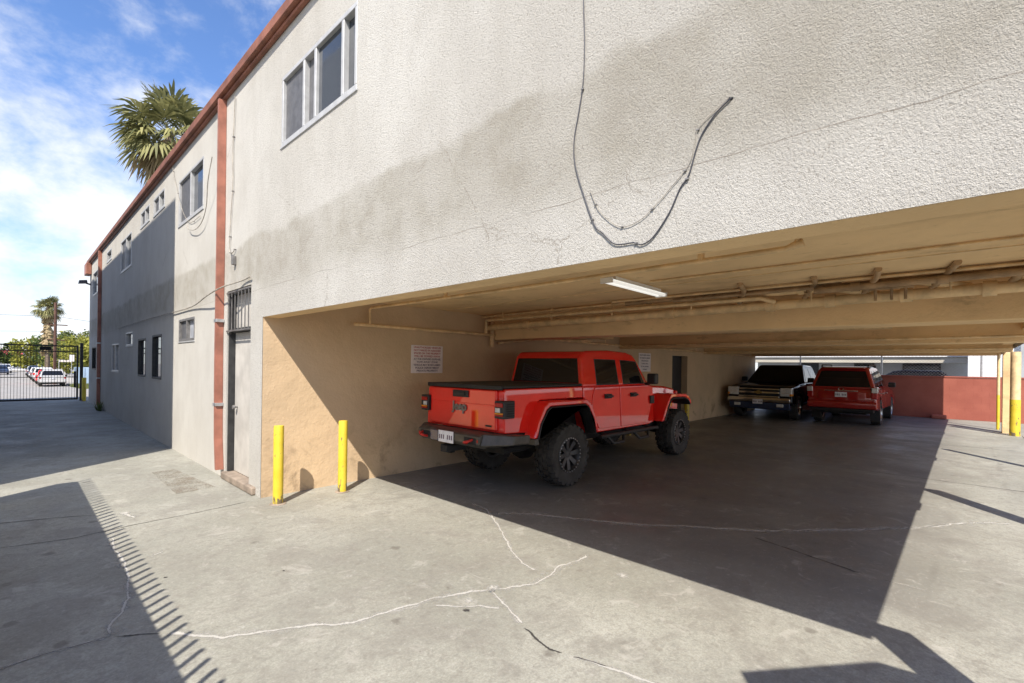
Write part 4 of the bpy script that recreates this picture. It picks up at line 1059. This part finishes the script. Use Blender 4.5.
mb = MB(); mb.prism([(4.46, .33), (4.60, .35), (4.66, .575), (4.46, .575)], -.93, .93); mb.build('lower_valance', 'blue_paint', bt, bevel=.03)
for s_ in (-1, 1):
    mb = MB(); mb.box(4.62, 4.668, *sorted((s_ * .55, s_ * .75)), .44, .54); mb.build('fog_lamp', 'lens_clear', bt, bevel=.015)
plate(bt, 4.708, 0, .60, 1)
mb = MB(); mb.box(-.97, -.89, -.9, .9, .55, .72); mb.build('rear_bumper', 'chrome', bt, bevel=.02)

# ---- red SUV, tail towards the camera
P = dict(wb=2.79, r=.385, hw=.89, zs=.46, belt=1.10, paint='dark_red_paint', bev=.07,
         top=[(-1.02, .50), (-1.04, .76), (-1.03, 1.0), (-.97, 1.12), (1.95, 1.14), (2.1, 1.13), (3.40, 1.02), (3.62, .92), (3.70, .70), (3.64, .46)],
         gh=[(-.97, 1.10), (-.76, 1.68), (-.62, 1.745), (.0, 1.775), (.95, 1.765), (1.22, 1.70), (2.05, 1.11)], ghw=(.82, .61),
         sides=[[(-.66, 1.17), (.02, 1.17), (.02, 1.64), (-.48, 1.64)], [(.10, 1.17), (.80, 1.17), (.80, 1.65), (.10, 1.65)], [(.88, 1.17), (1.78, 1.17), (1.28, 1.58), (.88, 1.65)]],
         rear_edge=(0, 1), front_edge=(6, 5), mirror=(1.65, 1.12), doors=[(.05, .84), (.86, 1.80)], rim='alloy', spokes=6)
sv, sb, sc_, wf, gf = vehicle('suv', 'dark red SUV seen from behind with a black rear window in the middle bay', 'SUV', (18.25, 2.70, 0), 0, P)
mb = MB(); mb.prism([(-1.12, .52), (-1.14, .56), (-1.13, .70), (-1.05, .74), (-1.0, .74), (-1.0, .52)], -.87, .87); rb = mb.build('rear_bumper', 'dark_red_paint', sv, bevel=.03)
mb = MB(); mb.prism([(-1.09, .42), (-1.12, .515), (-.95, .515), (-.95, .40)], -.80, .80); mb.build('bumper_skirt', 'trim_black', sv, bevel=.015)
for s_ in (-1, 1):
    mb = MB(); a, b = sorted((s_ * .72, s_ * .885)); mb.box(-1.06, -.72, a, b, .82, 1.17); tl = mb.build('tail_light', 'lens_red', sv, bevel=.035)
    mb = MB(); a, b = sorted((s_ * .735, s_ * .888)); mb.box(-1.068, -.80, a, b, 1.0, 1.155); mb.build('clear_lens', 'lens_clear', tl, bevel=.02)
    mb = MB(); mb.tube([(-.55, s_ * .59, 1.76), (-.50, s_ * .59, 1.82), (.9, s_ * .59, 1.83), (1.05, s_ * .59, 1.76)], .02, 8); mb.build('roof_rail', 'trim_black', sv)
    mb = MB(); mb.box(-1.13, -1.12, *sorted((s_ * .62, s_ * .82)), .56, .60); mb.build('reflector', 'lens_red', rb)
    for x_ in (2.36, -.42):
        mb = MB(); mb.box(x_, x_ + .02, *sorted((s_ * .64, s_ * .88)), .14, .44); mb.build('mud_flap', 'trim_black', sv)
mb = MB(); mb.box(-1.062, -1.02, -.60, .60, .78, 1.02); tg = mb.build('tailgate', 'dark_red_paint', sv, bevel=.02)
mb = MB(); mb.box(-1.08, -1.058, -.42, .42, 1.03, 1.06); mb.build('chrome_strip', 'chrome', tg, bevel=.008)
plate(tg, -1.072, 0, .93, -1)
mb = MB(); mb.lathe([(.055, -.01), (.07, -.012), (.075, 0), (.055, 0)], (0, 0, 0), 'x', 24)
e_ = mb.build('emblem', 'chrome', tg); e_.location = (-1.06, 0, 1.10); e_.scale = (1, 1, .68)
mb = MB(); mb.hexa([(-.92, -.54, 1.735), (-.92, .54, 1.735), (-.60, .56, 1.765), (-.60, -.56, 1.765)], [(-.90, -.54, 1.70), (-.90, .54, 1.70), (-.60, .56, 1.72), (-.60, -.56, 1.72)]); mb.build('spoiler', 'dark_red_paint', sv, bevel=.012)
mb = MB(); mb.tube([(-.93, 0, 1.17), (-.89, -.28, 1.22)], .01, 6); mb.build('wiper', 'trim_black', sv)

# ---- street cars
def street_car(kind, pnt, label, x, y, rz=PI / 2):
    if kind == 'suv':
        P = dict(wb=2.70, r=.34, hw=.90, zs=.36, belt=.98, paint=pnt, bev=.07,
                 top=[(-.95, .42), (-.98, .70), (-.92, 1.0), (1.9, 1.0), (3.3, .88), (3.55, .70), (3.5, .36)],
                 gh=[(-.90, .98), (-.62, 1.48), (-.45, 1.56), (.7, 1.58), (1.1, 1.52), (2.0, .99)], ghw=(.84, .64),
                 sides=[[(-.50, 1.05), (.10, 1.05), (.10, 1.46), (-.38, 1.46)], [(.18, 1.05), (.85, 1.05), (.85, 1.46), (.18, 1.46)], [(.93, 1.05), (1.72, 1.05), (1.18, 1.42), (.93, 1.45)]],
                 rear_edge=(0, 1), front_edge=(5, 4), mirror=(1.5, 1.0), doors=[(.15, .88), (.90, 1.75)], mirror_mat=pnt)
    elif kind == 'van':
        P = dict(wb=2.95, r=.34, hw=.95, zs=.40, belt=1.10, paint=pnt, bev=.06,
                 top=[(-.95, .42), (-.97, 1.12), (2.6, 1.12), (3.6, .95), (3.72, .70), (3.68, .40)],
                 gh=[(-.95, 1.10), (-.88, 1.92), (-.78, 2.0), (2.0, 2.0), (2.2, 1.94), (2.9, 1.10)], ghw=(.92, .78),
                 sides=[[(1.2, 1.2), (2.5, 1.2), (2.1, 1.75), (1.2, 1.78)]],
                 rear_edge=(0, 1), front_edge=(5, 4), mirror=(2.4, 1.15), doors=[(1.1, 2.5)], mirror_mat='trim_black')
    else:
        P = dict(wb=2.65, r=.32, hw=.88, zs=.30, belt=.88, paint=pnt, bev=.07,
                 top=[(-1.0, .38), (-1.03, .65), (-.98, .90), (.0, .92), (1.8, .90), (3.2, .78), (3.5, .60), (3.45, .30)],
                 gh=[(-.60, .88), (.05, 1.34), (.25, 1.41), (.8, 1.43), (1.05, 1.39), (1.9, .88)], ghw=(.80, .60),
                 sides=[[(-.10, .95), (.70, .95), (.70, 1.32), (.22, 1.30)], [(.78, .95), (1.60, .95), (1.05, 1.30), (.78, 1.33)]],
                 rear_edge=(0, 1), front_edge=(5, 4), mirror=(1.45, .92), doors=[(.0, .74), (.76, 1.62)], mirror_mat=pnt)
    t_, b, c, wf, gf = vehicle('parked_car' if kind != 'van' else 'parked_van', label, 'van' if kind == 'van' else 'car', (x, y, SZ), rz, P, 'vehicles parked along the street')
    xr = min(p[0] for p in P['top'])
    for s_ in (-1, 1):
        mb = MB(); mb.box(xr - .0, xr + .25, *sorted((s_ * (P['hw'] - .15), s_ * (P['hw'] - .02))), P['belt'] - .26, P['belt'] - .10); mb.build('tail_light', 'lens_red', t_, bevel=.02)
    mb = MB(); mb.box(xr - .08, xr + .1, -P['hw'] + .05, P['hw'] - .05, .40, .58); mb.build('rear_bumper', pnt, t_, bevel=.03)
    plate(t_, xr - .02 if kind != 'sedan' else xr - .035, 0, P['belt'] - .22, -1)
    return t_
street_car('suv', 'pale_paint', 'white estate car with a dark rear window parked first beyond the gate', 2.56, 61.0)
street_car('sedan', 'red_paint', 'red car parked in front of the white estate car beyond the gate', 2.50, 67.5)
street_car('suv', 'white_paint', 'white estate car parked beyond the red car in the street', 2.45, 74.5)
street_car('sedan', 'grey_paint', 'grey car parked beyond the second white estate car', 2.4, 82)
street_car('sedan', 'white_paint', 'small white car parked far up the street behind the grey car', 2.4, 89)
street_car('suv', 'blue_paint', 'dark blue car parked far up the street beyond the small white car', 2.35, 96)
street_car('sedan', 'silver_paint', 'silver car farthest up the kerbside row', 2.3, 104)
street_car('sedan', 'blue_paint', 'dark car standing across the road far up the street', -1.2, 112, -PI / 2)
street_car('suv', 'white_paint', 'pale car facing the camera at the far end of the street', -.9, 126, -PI / 2)
# dark car beyond the chain link
P = dict(wb=2.7, r=.34, hw=.9, zs=.36, belt=1.05, paint='black_paint', bev=.07,
         top=[(-.95, .42), (-.98, .70), (-.92, 1.06), (1.9, 1.06), (3.3, .95), (3.55, .75), (3.5, .36)],
         gh=[(-.90, 1.05), (-.62, 1.60), (-.45, 1.70), (.7, 1.72), (1.1, 1.66), (2.0, 1.05)], ghw=(.84, .64),
         sides=[[(-.50, 1.12), (.10, 1.12), (.10, 1.58), (-.38, 1.58)], [(.18, 1.12), (.85, 1.12), (.85, 1.58), (.18, 1.58)], [(.93, 1.12), (1.72, 1.12), (1.18, 1.55), (.93, 1.58)]],
         rear_edge=(0, 1), front_edge=(5, 4), mirror=(1.5, 1.06), doors=[(.15, .88), (.90, 1.75)])
vehicle('parked_car', 'dark grey car behind the chain link fence with only its roof above the red wall', 'car', (27.4, 1.2, 0), PI / 2, P)

# ------------------------------------------------------------------ gate at the alley end
gt = thing('alley_gate', 'black iron picket gate closing the far end of the alley', 'gate', (0, 26.1, 0))
mb = MB()
mb.box(-2.6, 1.86, -.025, .025, 2.18, 2.23); mb.box(-2.6, 1.86, -.02, .02, 1.96, 2.0); mb.box(-2.6, 1.86, -.025, .025, .05, .12); mb.box(-2.6, 1.86, -.02, .02, .95, .975)
mb.box(1.80, 1.86, -.03, .03, .121, 2.179)
mb.build('frame', 'dark_metal', gt)
mb = MB(); x = -2.58
while x < 1.79:
    mb.box(x - .006, x + .006, -.006, .006, .12, 2.18); x += .085
mb.build('pickets', 'dark_metal', gt)
mb = MB(); mb.box(.74, 1.06, -.05, -.026, 2.02, 2.16); mb.build('plate', 'under', gt)
mb = MB(); mb.box(1.72, 1.79, -.09, -.03, .55, 1.2); mb.build('lock_box', 'under', gt, bevel=.01)
mb = MB(); mb.box(1.90, 2.0, 26.02, 26.14, 0, 2.35); o = mb.build('gate_post', 'dark_metal', bevel=.006); tag(o, 'dark square post carrying the iron gate beside the building', 'post')

# ------------------------------------------------------------------ the other side of the alley (behind the photographer; it casts the shade)
H1 = 1.69
fw = thing('fence_wall', 'plain wall topped with iron pickets whose shadow lies along the alley', 'wall', (-.56, 0, 0))
mb = MB(); mb.box(-.2, 0, -20, 7.81, 0, H1); mb.build('wall', 'house_beige', fw)
mb = MB(); y = -8.0
while y < 7.80:
    mb.box(-.037, -.013, y - .012, y + .012, H1, H1 + .23); y += .128
mb.build('pickets', 'dark_metal', fw)
nb = thing('neighbour_building', 'tall pale building across the alley that shades the far wall', 'building', (-1.2, 8.30, 0))
mb = MB(); mb.box(-12, 0, 0, 17.1, 0, 9.42); mb.build('wall', 'house_white', nb)
for zz in (1.6, 4.3, 6.9):
    for yy in (2.2, 6.2, 10.2, 14):
        mb = MB(); mb.box(-.02, .03, yy, yy + 1.4, zz, zz + 1.1); f_ = mb.build('window', 'alu', nb)
        mb = MB(); mb.box(.031, .04, yy + .06, yy + 1.34, zz + .06, zz + 1.04); mb.build('pane', 'glass', f_)
# made-up board out of view, added to throw the peaked shadow on the drive
bd = thing('shadow_board', 'added unseen gabled board on two posts throwing the peaked shadow at the bottom of the picture', 'board', (1.28, -.74, 0))
A = Vector((.98, -.50, 2.50)) - Vector(bd.location); B = Vector((1.66, -1.05, 2.50)) - Vector(bd.location)
d = (B - A).normalized(); nrm = Vector((-d.y, d.x, 0)) * .02
mb = MB()
pts = [(A, 0), (A + (B - A) * .95, .0), (B + d * .16, -.18), (B + d * .16, -.75), (A - d * .0, -.75)]
v0 = [Vector((p.x, p.y, p.z + dz)) - nrm for p, dz in pts]; v1 = [v + nrm * 2 for v in v0]
n_ = len(v0); mb.add(v0 + v1, [tuple(range(n_)), tuple(range(n_, 2 * n_))[::-1]] + [(i, (i + 1) % n_, n_ + (i + 1) % n_, n_ + i) for i in range(n_)])
mb.build('panel', 'house_grey', bd)
for p in (A + d * .1, B): mb = MB(); mb.tube([(p.x, p.y, 0), (p.x, p.y, 1.8)], .03); mb.build('post', 'grey_metal', bd)

# ------------------------------------------------------------------ palms and street trees
def fan_palm(name, label, loc, trunk_h, R, nf, seed, skirt=True, lean=(0, 0), skirt_len=2.2):
    rnd = random.Random(seed)
    t_ = thing(name, label, 'palm tree', loc)
    mb = MB()
    tp = [(lean[0] * (i / 10) ** 2, lean[1] * (i / 10) ** 2, trunk_h * i / 10) for i in range(11)]
    mb.tube(tp, lambda q: .30 - .10 * q, 14); mb.build('trunk', 'bark', t_)
    top = Vector(tp[-1])
    def frond(mb, az, el, length, fan, droop, nb=22):
        dirv = Vector((math.cos(az) * math.cos(el), math.sin(az) * math.cos(el), math.sin(el)))
        side = dirv.cross(Vector((0, 0, 1)))
        if side.length < .05: side = Vector((1, 0, 0))
        side.normalize(); up = side.cross(dirv)
        p0 = top + Vector((0, 0, rnd.uniform(-.25, .1)))
        # petiole
        q = [p0 + dirv * length * k / 4 + Vector((0, 0, -droop * .25 * (k / 4) ** 2)) for k in range(5)]
        for a, b in zip(q, q[1:]):
            w = side * .018; mb.add([a - w, a + w, b + w, b - w], [(0, 1, 2, 3)]); w = up * .014; mb.add([a - w, a + w, b + w, b - w], [(0, 1, 2, 3)])
        c = q[-1]
        tw_ = rnd.uniform(-.5, .5)
        s2 = side * math.cos(tw_) + up * math.sin(tw_); u2 = up * math.cos(tw_) - side * math.sin(tw_)
        for k in range(nb):
            an = (k / (nb - 1) - .5) * math.radians(250) + rnd.uniform(-.05, .05)
            bl = fan * (1 - .28 * abs(k / (nb - 1) - .5) * 2) * rnd.uniform(.85, 1.1)
            dv = (dirv * math.cos(an) + s2 * math.sin(an)).normalized()
            wv = dv.cross(u2).normalized() * (fan * .058)
            m1 = c + dv * bl * .55 + u2 * (.06 if k % 2 else -.02) * fan
            m2 = c + dv * bl * .85 + Vector((0, 0, -droop * .22 * fan))
            m3 = c + dv * bl * 1.05 + Vector((0, 0, -droop * .42 * fan))
            mb.add([c, m1 - wv, m1 + wv, m2 - wv * .6, m2 + wv * .6, m3], [(0, 1, 2), (1, 3, 4, 2), (3, 5, 4)])
    green = MB(); dry = MB()
    for i in range(nf):
        u = (i + .5) / nf
        el = math.radians(78 - 118 * u ** .85) + rnd.uniform(-.12, .12)
        az = i * 2.39996 + rnd.uniform(-.3, .3)
        frond(green, az, el, R * rnd.uniform(.42, .60), R * rnd.uniform(.42, .52), .35 + .9 * u)
    for i in range(int(nf * .75)):
        el = math.radians(rnd.uniform(-80, -35)); frond(dry, rnd.uniform(0, 6.3), el, R * rnd.uniform(.30, .55), R * rnd.uniform(.32, .45), 1.1, 14)
    if skirt:
        for i in range(150):
            z = top.z - .3 - rnd.random() * skirt_len; az = rnd.uniform(0, 6.3); rr = .25
            a = Vector((top.x + rr * math.cos(az), top.y + rr * math.sin(az), z)); wd = rnd.uniform(.12, .25)
            o_ = Vector((math.cos(az), math.sin(az), 0)) * (1 + max(0, skirt_len - 3) * .28 * (top.z - z) / skirt_len); sd_ = Vector((-o_.y, o_.x, 0)) * wd
            b = a + o_ * rnd.uniform(.15, .45) + Vector((0, 0, -rnd.uniform(.5, 1.0)))
            dry.add([a - sd_ * .2, a + sd_ * .2, b + sd_, b - sd_], [(0, 1, 2, 3)])
    green.build('crown', 'leaf_palm', t_, fix=False); dry.build('dead_fronds', 'leaf_dead', t_, fix=False)
    return t_
fan_palm('palm_tree', 'large shaggy fan palm rising behind the brown red roof edge', (5.55, 30.2, 0), 13.5, 2.75, 46, 3)
fan_palm('palm_tree', 'slim far fan palm with a thick hanging skirt beside the power pole', (3.35, 91, SZ), 9.7, 1.9, 40, 9, True, (0, 0), 5.5)

def leafy(name, label, loc, h, rad, n, seed, mat, trunk=.12, zlow=.25, leaf=.16, group=None):
    rnd = random.Random(seed); t_ = thing(name, label, 'tree', loc, 0, group)
    mb = MB(); mb.tube([(0, 0, 0), (.05, .03, h * .35), (-.04, .05, h * .75)], trunk, 8, r1=trunk * .4)
    for k in range(5):
        az = k * 1.3; mb.tube([(.03, .03, h * (.28 + .07 * k)), (rad * .6 * math.cos(az), rad * .6 * math.sin(az), h * (.5 + .08 * k))], trunk * .4, 6, r1=trunk * .12)
    mb.build('trunk', 'bark', t_)
    cl = [(rnd.gauss(0, rad * .42), rnd.gauss(0, rad * .42), h * rnd.uniform(zlow, .92), rad * rnd.uniform(.25, .5)) for _ in range(22)]
    mb = MB()
    for i in range(n):
        cx_, cy_, cz_, cr = rnd.choice(cl)
        v = Vector((rnd.gauss(0, 1), rnd.gauss(0, 1), rnd.gauss(0, 1))).normalized() * cr * rnd.random() ** .4
        p = Vector((cx_, cy_, cz_)) + v
        if p.z < .1: continue
        a = Vector((rnd.gauss(0, 1), rnd.gauss(0, 1), rnd.gauss(0, .7))).normalized(); b = a.cross(Vector((rnd.gauss(0, 1), rnd.gauss(0, 1), 1))).normalized()
        s_ = leaf * rnd.uniform(.6, 1.4)
        mb.add([p - a * s_, p + b * s_ * .5, p + a * s_, p - b * s_ * .5], [(0, 1, 2, 3)])
    mb.build('crown', mat, t_, fix=False)
    return t_
TG = 'street trees beyond the gate'
leafy('street_tree', 'yellow green tree directly behind the white estate car', (6.0, 63, SZ), 5.0, 2.1, 2600, 1, 'leaf_yellow', group=TG)
leafy('street_tree', 'tall yellow tree closest to the corner of the building', (7.2, 62, SZ), 6.0, 2.2, 3000, 2, 'leaf_yellow', group=TG)
leafy('street_tree', 'bright yellow green tree standing beside the power pole', (5.8, 72, SZ), 5.4, 2.0, 2600, 3, 'leaf_yellow', group=TG)
leafy('street_tree', 'dark green tree beyond the power pole', (5.8, 82, SZ), 6.0, 2.4, 2600, 4, 'leaf_green', group=TG)
leafy('street_tree', 'yellow green tree at the foot of the far palm', (5.4, 94, SZ), 6.2, 2.6, 2400, 5, 'leaf_yellow', group=TG, leaf=.22)
leafy('street_tree', 'green tree farther up the street than the far palm', (5.0, 112, SZ), 6.6, 3.0, 2200, 6, 'leaf_green', group=TG, leaf=.28)
leafy('street_tree', 'wide yellow green tree closing the end of the street', (3.2, 136, SZ), 6.6, 3.4, 2200, 7, 'leaf_yellow', group=TG, leaf=.32)
leafy('street_tree', 'low dark tree at the far end of the street near the red awning', (-1.2, 142, SZ), 5.6, 3.0, 2000, 8, 'leaf_green', group=TG, leaf=.32)
leafy('street_tree', 'round dark green tree rising over the yellow trees', (9.5, 70, SZ), 8.0, 3.2, 2600, 10, 'leaf_green', group=TG, leaf=.2)

sh = thing('shop', 'far pale shop with a red awning at the end of the street', 'building', (0, 152, SZ))
mb = MB(); mb.box(-9, 3, 0, 6, 0, 5.2); mb.build('wall', 'house_white', sh); mb = MB(); mb.hexa([(-9, -1.6, 3.4), (1.6, -1.6, 3.4), (1.6, 0, 4.5), (-9, 0, 4.5)], [(-9, -1.6, 3.3), (1.6, -1.6, 3.3), (1.6, 0, 4.4), (-9, 0, 4.4)]); mb.build('awning', 'awning_red', sh)
up = thing('power_pole', 'dark wooden power pole with short crossarms in front of the street trees', 'pole', (2.95, 66, SZ))
mb = MB(); mb.tube([(0, 0, 0), (0, 0, 8.2)], .14, 10, r1=.11); mb.build('pole', 'wood_pole', up)
for z in (5.9, 4.4):
    mb = MB(); mb.box(-.6, .9, -.05, .05, z, z + .1); mb.build('crossarm', 'wood_pole', up)
for i, (z, lb) in enumerate(((6.0, 'highest thin wire running from the power pole across the street'), (4.5, 'lower thin wire running from the power pole across the street'))):
    mb = MB(); mb.tube(smooth_path([(2.95, 66, z), (-10, 60, z - .7), (-26, 54, z + .2)]), .016, 5); o = mb.build('overhead_wire', 'cable_black'); tag(o, lb, 'wire')
    mb = MB(); mb.tube(smooth_path([(2.95, 66, z), (14, 70, z - .8), (30, 76, z)]), .016, 5); o = mb.build('overhead_wire', 'cable_black'); tag(o, lb.replace('across the street', 'over the street trees'), 'wire')
ss = thing('street_sign', 'white street name sign on a short bracket in front of the power pole', 'sign', (3.2, 65, SZ))
mb = MB(); mb.tube([(0, 0, 0), (0, 0, 2.5)], .03); mb.build('post', 'galv', ss); mb = MB(); mb.box(.0, .9, -.02, .02, 2.25, 2.45); mb.build('panel', 'sign_white', ss)
ss = thing('street_sign', 'upright white parking sign on a thin post beside the pavement', 'sign', (3.75, 59, -.78))
mb = MB(); mb.tube([(0, 0, 0), (0, 0, 2.9)], .025); mb.build('post', 'galv', ss); mb = MB(); mb.box(-.16, .16, -.045, -.026, 2.3, 2.9); mb.build('panel', 'sign_white', ss)
mb = MB(); mb.box(3.9, 6.2, 59.0, 59.15, -.8, 1.0)
for i in range(7): mb.box(3.92 + i * .32, 4.0 + i * .32, 58.96, 58.995, -.75, .95)
o = mb.build('picket_panel', 'blue_grey'); tag(o, 'pale blue fence panel at the pavement beside the white estate car', 'fence')
rnd = random.Random(5); mb = MB()
for i in range(1600):
    x, y = rnd.uniform(3.6, 4.8), rnd.uniform(48, 58.5); hgt = rnd.uniform(.12, .4); z = SZ * (y - 26.6) / 33.4
    mb.add([(x, y, z), (x + .05, y, z), (x + rnd.uniform(-.1, .1), y, z + hgt)], [(0, 1, 2)])
o = mb.build('grass', 'grass', fix=False); o['kind'] = 'stuff'
# weeds at the foot of the far wall
rnd = random.Random(6); mb = MB()
for i in range(60):
    a = rnd.uniform(0, 6.3); l_ = rnd.uniform(.12, .38); p = Vector((1.98 + rnd.uniform(-.05, .05), 20.6 + rnd.uniform(-.25, .25), 0)); q = p + Vector((math.cos(a) * .12, math.sin(a) * .2, l_))
    s_ = Vector((math.sin(a), -math.cos(a), 0)) * .015; mb.add([p - s_, p + s_, q], [(0, 1, 2)])
o = mb.build('weed', 'leaf_green', fix=False); tag(o, 'small weed growing at the foot of the wall near the far downpipe', 'plant')
